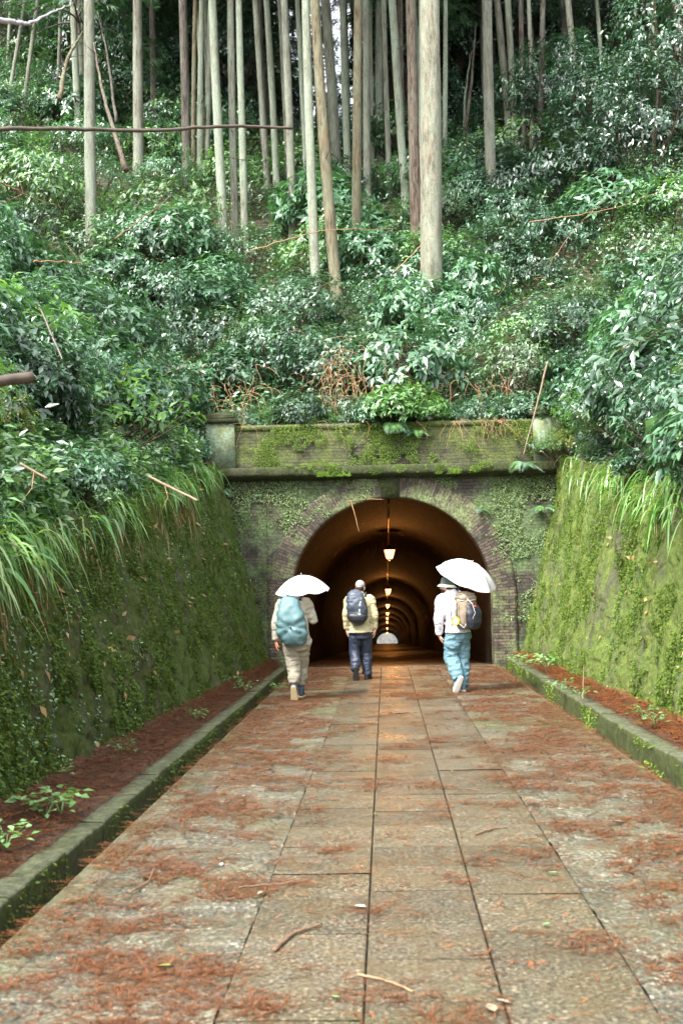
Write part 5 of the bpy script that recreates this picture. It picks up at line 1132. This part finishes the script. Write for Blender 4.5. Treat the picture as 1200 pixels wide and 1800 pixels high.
def person(name_label, loc, J, mats, wrinkle=.010, skin='skin'):
    t = thing('person', name_label, 'person', loc)
    hx, hy, hz = J['hip']; cx, cy, cz = J['chest']; yw = J['yaw']
    sl, sr = np.array(J['shL']), np.array(J['shR']); b = MB()
    tor = lambda e, z0=0: [(hx, hy, hz-.10, .13+e, .10+e, yw), (hx, hy, hz, .165+e, .115+e, yw), (hx*.7+cx*.3, hy*.7+cy*.3, hz+.16, .145+e, .10+e, yw), (hx*.3+cx*.7, hy*.3+cy*.7, hz+.30, .16+e, .115+e, yw), (cx, cy, cz, .175+e, .12+e, yw), (cx, cy, cz+.10, .155+e, .095+e, yw), (cx, cy, cz+.15, .07+e, .07+e, yw)]
    yrings(b, tor(0)); hd = np.array(J['head'])
    limb(b, [(cx, cy, cz+.1), (np.array((cx, cy, cz+.18))+hd*1)/2+np.array((0, 0, -.03)), hd-np.array((0, 0, .05))], [.06, .054, .055])
    Rm, hc = head(b, hd, J['hyaw'], J.get('hpitch', 0))
    for s, sh, el, wr in ((-1, 'shL', 'elL', 'wrL'), (1, 'shR', 'elR', 'wrR')):
        limb(b, [np.array(J[sh])-np.array((s*.05, 0, 0)), J[sh], (np.array(J[sh])+J[el])/2, J[el], (np.array(J[el])*.6+np.array(J[wr])*.4), J[wr]], [.05, .05, .045, .038, .037, .026])
    for s, k in ((-1, 'L'), (1, 'R')):
        hp = np.array((hx, hy, hz))+np.array((math.cos(R(yw)), math.sin(R(yw)), 0))*s*.09; kn, an = np.array(J['kn'+k]), np.array(J['an'+k])
        limb(b, [hp, (hp+kn)/2, kn, kn*.65+an*.35, an], [.095, .08, .057, .055, .036])
        d = np.array(J['toe'+k], float); d /= np.linalg.norm(d); limb(b, [an-d*.03, an+d*.06-np.array(J['up'+k])*.02, an+d*.15-np.array(J['up'+k])*.035], [.034, .032, .022])
    hand(b, J['wrL'], J['hdL'], J['hnL'], -1, J.get('curlL', .45)); hand(b, J['wrR'], J['hdR'], J['hnR'], 1, J.get('curlR', .45))
    obj('body', remesh(b, 'body', .0065, 2), M[skin], t)
    for s in (-1, 1):
        g = MB(); g.ell(hc+Rm @ np.array((s*.031, .083, .0)), (.011, .008, .008), None, 8, 6); g.build('eye', M['eye'], t, True)
    # jacket
    j = MB(); lo = J['hem']; R_ = tor(.035); Rr = [r for r in R_ if r[2] > lo+.02]; f = R_[0]; Rr = [(hx, hy, lo, Rr[0][3]+J.get('flare', .01), Rr[0][4]+J.get('flare', .01), yw)]+Rr; yrings(j, Rr)
    for s, sh, el, wr in ((-1, 'shL', 'elL', 'wrL'), (1, 'shR', 'elR', 'wrR')):
        S, E, W = np.array(J[sh]), np.array(J[el]), np.array(J[wr]); d = (W-E)/np.linalg.norm(W-E); st = W-d*.01
        limb(j, [S*.6+np.array((cx, cy, cz+.05))*.4, S, (S+E)/2, E, (E+W)/2, st-d*.03, st], np.array([.083, .08, .069, .061, .055, .049, .043])*J.get('sl', 1.0))
    j.tube([(cx, cy, cz+.12), np.array((cx, cy, cz+.18))*.6+(hd-np.array((0, 0, .07)))*.4], [.085, .075], 16)
    obj('jacket', remesh(j, 'jacket', .011, 3, wrinkle, 8, (1, 1, 1.7), fine=.001), M[mats['top']], t)
    p = MB(); yrings(p, [(hx, hy, hz-.16, .15, .12, yw), (hx, hy, hz-.08, .18, .142, yw), (hx, hy, hz+.0, .165, .125, yw), (hx, hy, hz+.10, .13, .10, yw)])
    for s, k in ((-1, 'L'), (1, 'R')):
        hp = np.array((hx, hy, hz))+np.array((math.cos(R(yw)), math.sin(R(yw)), 0))*s*.085; kn, an = np.array(J['kn'+k]), np.array(J['an'+k]); lw = J['legw']
        e = an+(kn-an)*J.get('hemk', 0); limb(p, [hp-np.array((0, 0, .02)), (hp+kn)/2, kn, (kn+e)/2, e*.93+kn*.07, e], [lw[0], lw[1], lw[2], lw[3], lw[4], lw[4]*.95])
    obj('trousers', remesh(p, 'trousers', .011, 3, wrinkle*1.4, 7, (1, 1, 1.8), seed=9, fine=.001), M[mats['leg']], t)
    for k in 'LR': shoe(t, J['an'+k], J['toe'+k], J['up'+k], M[mats['shoe']], M[mats['sole']], J.get('fl', .28), boot=J['kn'+k] if 'hemk' in J else None)
    return t, Rm, hc

# left walker: teal rain cover, umbrella
g1 = ground_pt(520, 1231); g1 = np.array(g1)
J1 = dict(hip=(.03, 0, .90), chest=(-.01, .05, 1.34), head=(-.02, .09, 1.615), hyaw=0, hpitch=-6, yaw=0, shL=(-.19, .04, 1.42), shR=(.17, .05, 1.42), elL=(-.275, .02, 1.13), wrL=(-.285, .05, .87), elR=(.27, .10, 1.17), wrR=(.17, .29, 1.19),
          hdL=(.05, .02, -1), hnL=(-1, -.3, 0), hdR=(-.55, .75, .35), hnR=(.5, -.2, -.6), curlR=1.0, knL=(-.03, .05, .50), anL=(-.02, -.04, .155), toeL=(.05, .30, -1), upL=(0, 1, .25), knR=(.07, .27, .50), anR=(.055, .30, .085), toeR=(.03, 1, 0), upR=(0, 0, 1), hem=.80, hemk=.26, legw=(.125, .115, .095, .085, .07), sl=1.05)
p1, Rm, hc = person('person walking away in cream jacket and khaki trousers under a small white umbrella', g1, J1, dict(top='cream', leg='khaki', shoe='boot', sole='rubber'), .013, 'skin_red')
g = MB(); g.ell(hc+np.array((0, -.022, .03)), (.086, .095, .10), None, 18, 12); obj('hair', remesh(g, 'hair', .01, 1, .006, 20), M['hair'], p1)
# middle walker
g2 = np.array(ground_pt(634, 1195.5))
J2 = dict(hip=(.015, 0, .90), chest=(.01, .02, 1.35), head=(.02, .08, 1.63), hyaw=-14, hpitch=-10, yaw=0, shL=(-.19, .02, 1.42), shR=(.20, .02, 1.42), elL=(-.24, .0, 1.14), wrL=(-.235, .06, .89), elR=(.27, -.01, 1.14), wrR=(.265, .04, .88),
          hdL=(.12, .05, -1), hnL=(-1, -.25, 0), hdR=(-.08, .05, -1), hnR=(1, -.25, 0), knL=(-.10, .07, .50), anL=(-.08, -.10, .175), toeL=(0, .28, -1), upL=(0, 1, .25), knR=(.11, .16, .48), anR=(.11, .14, .085), toeR=(.25, 1, 0), upR=(0, 0, 1), hem=.84, flare=.04, legw=(.115, .105, .09, .088, .082), fl=.29)
p2, Rm, hc = person('person walking away bareheaded but for a pale cap, tan jacket, dark slate trousers', g2, J2, dict(top='tan', leg='navyp', shoe='black', sole='bsole'), .012)
g = MB(); q = MB(); V = []
g.ell(hc+Rm @ np.array((0, -.008, .045)), (1, 1, 1), Rm @ np.diag((.085, .104, .088)), 20, 12); c = g.V[0]; g.V[0] = np.where((c[:, 2] < hc[2]+.005)[:, None], c*np.array((1, 1, 0))+np.array((0, 0, hc[2]+.005)), c); cap = g.build('cap', M['greyc'], p2, True)
g = MB(); P = [hc+Rm @ np.array((math.sin(a)*.07, .06+math.cos(a)*.09, .015)) for a in np.linspace(-1.3, 1.3, 9)]; g.tube(P, .008, 8); g.build('peak', M['greyc'], cap)
g = MB(); g.ell(hc+Rm @ np.array((0, -.03, -.02)), (1, 1, 1), Rm @ np.diag((.077, .075, .06)), 16, 10); g.build('hair', M['hair'], p2, True)
g = MB(); g.ell(hc+Rm @ np.array((0, .06, -.075)), (1, 1, 1), Rm @ np.diag((.055, .05, .04)), 12, 8); g.build('beard', M['hair'], p2, True)
# right walker
g3 = np.array(ground_pt(807, 1217))
J3 = dict(hip=(-.0, 0, .93), chest=(-.06, .03, 1.36), head=(-.15, .08, 1.635), hyaw=72, hpitch=-2, yaw=30, shL=(-.235, -.05, 1.42), shR=(.10, .13, 1.42), elL=(-.29, -.08, 1.13), wrL=(-.285, .0, .88), elR=(.13, .25, 1.17), wrR=(-.09, .30, 1.2),
          hdL=(.30, .15, -1), hnL=(-1, -.3, -.2), hdR=(-.5, .3, .7), hnR=(.3, .6, 0), curlR=1.0, knL=(-.10, .05, .53), anL=(-.02, -.13, .20), toeL=(-.42, .25, -1), upL=(-.3, 1, .35), knR=(.06, .14, .50), anR=(.055, .05, .085), toeR=(-.1, 1, 0), upR=(0, 0, 1), hem=.92, flare=.035, legw=(.125, .125, .115, .10, .085), sl=1.15)
p3, Rm, hc = person('person walking away, face turned left, in white jacket and washed blue jeans', g3, J3, dict(top='white', leg='jeans', shoe='bsneak', sole='wsole'), .014)
g = MB(); g.ell(hc+Rm @ np.array((0, .035, -.07)), (1, 1, 1), Rm @ np.diag((.058, .062, .045)), 14, 8); obj('beard', remesh(g, 'beard', .008, 1, .005, 30), M['hair'], p3)
g = MB(); g.ell(hc+Rm @ np.array((0, -.035, -.0)), (1, 1, 1), Rm @ np.diag((.079, .078, .085)), 16, 10); obj('hair', remesh(g, 'hair', .008, 1, .006, 25), M['hair'], p3)
HR = Rm @ np.array(Matrix.Rotation(R(8), 3, 'X'))
def hatrings(prof, n=28):
    V = []; 
    for (r1, r2, z) in prof:
        for j in range(n): a = 2*math.pi*j/n; V.append(hc+HR @ np.array((r1*math.cos(a), r2*math.sin(a)-.008, z)))
    m = len(prof); Q = [(i*n+j, i*n+(j+1) % n, (i+1)*n+(j+1) % n, (i+1)*n+j) for i in range(m-1) for j in range(n)]; return V, Q
g = MB(); g.add(*hatrings([(.092, .108, .02), (.09, .106, .07), (.084, .098, .115), (.06, .07, .135), (.004, .004, .14)])); hat = g.build('hat', M['hat'], p3, True)
g = MB(); g.add(*hatrings([(.091, .107, .022), (.112, .128, .006), (.140, .156, -.014), (.139, .155, -.020), (.110, .126, .0), (.09, .105, .016)])); g.build('brim', M['brim'], hat, True)

def loftpack(name, prof, mat, parent=None, cx=0, cy=0, p=2.6, seg=40, noise=.008, nsc=7, folds=None, yaw=0, zr=None):
    """prof (z, rx, ry, ox, oy); superellipse sections"""
    pr = np.array(prof, float); n = 46; q = np.linspace(0, len(pr)-1, n); A_ = np.stack([np.interp(q, range(len(pr)), pr[:, i]) for i in range(5)], 1)
    for _ in range(4): A_[1:-1] = (A_[:-2]+2*A_[1:-1]+A_[2:])/4
    a = np.linspace(0, 2*math.pi, seg, endpoint=False); c, s = np.cos(a), np.sin(a); k = (np.abs(c)**p+np.abs(s)**p)**(-1/p)
    X = A_[:, 3, None]+A_[:, 1, None]*k*c; Yq = A_[:, 4, None]+A_[:, 2, None]*k*s; Z = A_[:, 0, None]+0*X; P = np.stack([X, Yq, Z], -1)
    out = np.stack([c, s, 0*c], -1)[None]; w = 1-np.abs(fbm(P.reshape(-1, 3)*nsc+len(name), 3)).reshape(n, seg)*2.6; P = P+out*(noise*w)[..., None]
    if folds:
        fx, fz, amp, cnt_ = folds; dx, dz = P[..., 0]-fx, P[..., 2]-fz; th = np.arctan2(dz, dx); rr = np.hypot(dx, dz); f = np.sin(th*cnt_+2*np.sin(th*2))*np.exp(-rr/.35)*amp*(s < .2)[None]*np.clip(rr/.04, 0, 1)-.03*np.exp(-(rr/.05)**2)*(s < 0)[None]; P = P+out*f[..., None]
    if yaw:
        cy_, sy_ = math.cos(R(yaw)), math.sin(R(yaw)); P = np.stack([P[..., 0]*cy_-P[..., 1]*sy_, P[..., 0]*sy_+P[..., 1]*cy_, P[..., 2]], -1)
    V = P.reshape(-1, 3); Q = [(i*seg+j, i*seg+(j+1) % seg, (i+1)*seg+(j+1) % seg, (i+1)*seg+j) for i in range(n-1) for j in range(seg)]
    V = np.vstack([V, P[0].mean(0), P[-1].mean(0)]); Tt = [(n*seg, (j+1) % seg, j) for j in range(seg)]+[(n*seg+1, (n-1)*seg+j, (n-1)*seg+(j+1) % seg) for j in range(seg)]
    g = MB(); g.add(V, Q, Tt); return g.build(name, mat, parent, True)
def straps(parent, J, mat, yaw=0, off=-.1):
    cx, cy, cz = J['chest']; c, s = math.cos(R(yaw)), math.sin(R(yaw))
    for k in (-1, 1):
        P = [(k*.10, off, cz+.13), (k*.105, -.02, cz+.185), (k*.11, .10, cz+.12), (k*.12, .165, cz-.05), (k*.15, .12, cz-.25), (k*.16, off+.02, cz-.33)]
        P = [(cx+x*c-y*s, cy+x*s+y*c, z) for x, y, z in P]; g = MB(); limb(g, P, [.02]*6, 8, 5); V = g.V[0]; g.build('strap', mat, parent, True)
# packs (things of their own)
t = thing('backpack', 'backpack in a wrinkled teal rain cover on the left walker', 'backpack', g1)
pk = loftpack('rain_cover', [(.80, .02, .03, .02, -.2), (.83, .14, .10, .02, -.2), (.90, .195, .13, .0, -.21), (1.02, .222, .14, -.03, -.22), (1.18, .205, .14, -.04, -.215), (1.36, .165, .12, -.055, -.2), (1.46, .13, .10, -.06, -.175), (1.53, .08, .06, -.06, -.15), (1.545, .02, .02, -.06, -.14)], M['teal'], t, noise=.016, nsc=9, folds=(-.035, 1.09, .026, 7))
straps(t, J1, M['black'])
g = MB(); g.tube([(-.04, -.36, 1.09), (-.035, -.395, 1.085)], [.012, .02], 8); g.build('cinch_toggle', M['teal'], t)
t = thing('backpack', 'slim slate-blue and black backpack with a pale stripe on the middle walker', 'backpack', g2)
loftpack('upper_pack', [(1.18, .165, .10, -.03, -.19), (1.30, .175, .11, -.05, -.20), (1.42, .16, .105, -.06, -.19), (1.53, .125, .09, -.065, -.17), (1.59, .07, .06, -.06, -.14), (1.605, .01, .01, -.06, -.14)], M['navy'], t, noise=.016, nsc=9)
loftpack('lower_pack', [(.985, .02, .03, -.02, -.19), (1.0, .09, .07, -.02, -.19), (1.06, .155, .11, -.03, -.2), (1.13, .18, .12, -.035, -.2), (1.19, .17, .108, -.035, -.19)], M['black'], t, noise=.006)
loftpack('side_panel', [(1.12, .03, .08, .115, -.2), (1.25, .045, .10, .105, -.195), (1.4, .04, .09, .07, -.185), (1.5, .02, .06, .04, -.17)], M['black'], t, noise=.004)
g = MB(); zz = np.linspace(1.2, 1.46, 10); xx = .005+.0*zz+.02*np.sin((zz-1.2)*6); yy = -.312+.03*((zz-1.3)/.16)**2*(zz > 1.3); V = []
for z, x, y in zip(zz, xx, yy): V += [(x-.014, y, z), (x+.014, y, z), (x+.014, y+.02, z), (x-.014, y+.02, z)]
V = np.array(V); Q = [(4*i+j, 4*i+(j+1) % 4, 4*i+4+(j+1) % 4, 4*i+4+j) for i in range(9) for j in range(4)]; g.add(V, Q+[(0, 3, 2, 1), (36, 37, 38, 39)]); g.build('stripe', M['cord'], t)
g = MB(); g.add([(-.045, -.318, 1.195), (.03, -.312, 1.195), (.022, -.316, 1.125), (-.045, -.29, 1.195), (.03, -.29, 1.195), (.022, -.29, 1.125)], [(0, 3, 4, 1), (1, 4, 5, 2), (2, 5, 3, 0)], [(0, 1, 2), (3, 5, 4)]); g.build('triangle_patch', M['cord'], t)
g = MB(); g.tube([(-.17, -.29, 1.19), (-.04, -.325, 1.19), (.1, -.30, 1.185), (.16, -.2, 1.12)], .004, 6); g.build('seam_cord', M['black'], t)
straps(t, J2, M['black'])
t = thing('backpack', 'beige and black backpack with dangling cords on the right walker', 'backpack', g3)
pk3 = loftpack('main_bag', [(.97, .03, .03, .02, -.2), (.985, .13, .09, .02, -.2), (1.06, .16, .12, .02, -.21), (1.22, .165, .13, .02, -.22), (1.38, .15, .12, .02, -.21), (1.47, .13, .10, .02, -.19), (1.49, .04, .03, .02, -.17)], M['beige'], t, noise=.014, nsc=8, yaw=30)
loftpack('front_pocket', [(.965, .03, .03, .06, -.31), (.98, .10, .06, .06, -.31), (1.08, .13, .09, .065, -.325), (1.22, .135, .085, .065, -.33), (1.33, .11, .06, .06, -.31), (1.37, .03, .02, .06, -.29)], M['black'], t, noise=.008, yaw=30)
loftpack('lid', [(1.40, .14, .12, .02, -.21), (1.45, .155, .135, .02, -.21), (1.51, .13, .11, .01, -.2), (1.545, .03, .03, .0, -.19)], M['beige'], t, noise=.02, nsc=14, yaw=30)
def tor(c, Rr, r, ax, mat, name, parent, n=20):
    ax = np.array(ax, float); ax /= np.linalg.norm(ax); u = np.cross(ax, (0, 0, 1)); u /= np.linalg.norm(u); w = np.cross(ax, u); P = [np.array(c)+Rr*(math.cos(a)*u+math.sin(a)*w*1.1) for a in np.linspace(0, 2*math.pi, n)]
    MB().tube(P, r, 8, False).build(name, mat, parent, True)
tor((-.055, -.34, 1.10), .052, .014, (-.25, -1, .1), M['yellow'], 'coiled_strap', t); tor((-.055, -.335, 1.10), .027, .012, (-.25, -1, .1), M['cord'], 'coiled_strap', t)
for P in ([(.12, -.40, 1.44), (.2, -.43, 1.36), (.24, -.41, 1.22), (.2, -.42, 1.13)], [(-.02, -.34, 1.42), (.1, -.42, 1.40), (.26, -.33, 1.42)], [(.0, -.38, 1.06), (.07, -.42, 1.0), (.1, -.42, 1.06)], [(-.08, -.30, 1.42), (-.09, -.33, 1.2), (-.1, -.28, 1.02)]):
    MB().tube(P, .004, 6).build('cord', M['cord'], t, True)
MB().tube([(.24, -.36, 1.33), (.27, -.33, 1.30)], [.014, .012], 8).build('clip', M['redb'], t)
for xk in (-.105, -.02): MB().tube([(xk, -.33, 1.38), (xk-.01, -.35, 1.2), (xk, -.32, 1.02)], .007, 6).build('compression_strap', M['black'], t, True)
straps(t, J3, M['cord'], 30)

def umbrella(label, origin, rimc, axis, rad, H, handp, seed=0, rot=0.0):
    t = thing('umbrella', label, 'umbrella', origin); ax = np.array(axis, float); ax /= np.linalg.norm(ax); u = np.cross((0, 1, 0), ax); u /= np.linalg.norm(u); w = np.cross(ax, u); c = np.array(rimc, float)
    nr, na = 12, 8*10; V = []; arc = lambda r: H*(1-r**2.1)
    for i in range(nr+1):
        r = i/nr
        for j in range(na):
            th = 2*math.pi*j/na+rot; f = (j % 10)/10; b = math.sin(math.pi*f); rr = r*rad*(1-.10*b*r**1.2); hh = arc(r)-.045*b*r*(1-.3*r)
            V.append(c+u*rr*math.cos(th)+w*rr*math.sin(th)+ax*hh)
    Q = [(i*na+j, (i+1)*na+j, (i+1)*na+(j+1) % na, i*na+(j+1) % na) for i in range(nr) for j in range(na)]
    MB().add(V, Q).build('canopy', M['umb'], t, True)
    for k in range(8):
        th = 2*math.pi*k/8+rot; P = [c+(u*math.cos(th)+w*math.sin(th))*r*rad*1.005+ax*(arc(r)-.006) for r in np.linspace(.03, 1, 9)]; MB().tube(P, .0028, 5).build('rib', M['steel'], t)
        MB().tube([c+(u*math.cos(th)+w*math.sin(th))*rad*.5+ax*(arc(.5)-.01), c+ax*(H-.30)], .002, 4).build('stretcher', M['steel'], t)
    MB().tube([c+ax*(H+.0), c+ax*(H+.035)], [.009, .006], 8).build('tip', M['steel'], t)
    h = np.array(handp, float); MB().tube([c+ax*H, h], .006, 8).build('shaft', M['steel'], t); d = (h-c-ax*H); d /= np.linalg.norm(d); MB().tube([h-d*.05, h+d*.06, h+d*.08], [.014, .016, .008], 10).build('handle', M['black'], t, True)
h1 = np.array(J1['wrR'])+np.array((-.05, .075, .045)); rc = np.array((.115, .13, 1.60)); umbrella('small white umbrella held flat over the left walker', g1, rc, np.array((-.06, -.10, 1.)), .415, .235, h1, rot=.28)
h3 = np.array(J3['wrR'])+np.array((-.04, .02, .075)); rc = np.array((.15, .03, 1.76)); umbrella('larger white umbrella tilted back over the right shoulder of the right walker', g3, rc, np.array((.36, -.30, .86)), .50, .26, h3, rot=.15)

# ------------------------------------------------------------ labels: single out each shrub and far tree by where it shows
bpy.context.view_layer.update()
cinv = np.array(camR.inverted())
def topx(o):
    p = cinv @ (np.array(o.matrix_world.translation)+np.array((0, 0, .5))-np.array(CAM)); return 600+2000*p[0]/-p[2], 900-2000*p[1]/-p[2]
cells = {}
for o in list(COL.objects):
    if o.parent or o.get('group') is None or 'label' not in o.keys(): continue
    if o.name.split('.')[0] not in ('shrub', 'evergreen_tree', 'cedar_tree', 'weed'): continue
    x, y = topx(o)
    if not (-900 < x < 2100 and -900 < y < 2400): continue
    nm = o.name.split('.')[0]; gname = o['group']
    if nm == 'shrub':
        kind = gname.split(' shrubs')[0]
        if 'above the tunnel' in gname:
            row = 'just above the parapet' if y > 600 else 'under the trunk feet' if y > 500 else 'among the trunk feet' if y > 400 else 'in the dim wood' if y < 300 else 'behind the first trunks'
            row += ', left of the whitish trunk' if x < 540 else ', right of the thickest trunk' if x > 780 else ', near the golden trunk'
        else: row = ('low on' if y > 700 else 'halfway up' if y > 480 else 'high on')+(' the left bank' if 'left' in gname else ' the right bank')
        base = kind+' shrub '+row
    elif nm == 'weed': base = 'pale weed beside the '+('left' if x < 600 else 'right')+' kerb'
    else:
        tr = 'bushy dark evergreen ' if nm[0] == 'e' else 'slim far cedar '
        base = tr+('left of the dense trunk row' if x < 330 else 'behind the dense trunk row' if x < 480 else 'around the sky gap' if x < 720 else 'right of the thickest trunk' if x < 950 else 'at the far right top')
    cells.setdefault(base, []).append((x, y, o))
for base, L in cells.items():
    L.sort(key=lambda a: a[0]); n = len(L)
    for i, (x, y, o) in enumerate(L): o['label'] = base if n == 1 else base+', '+ordw(i, n)
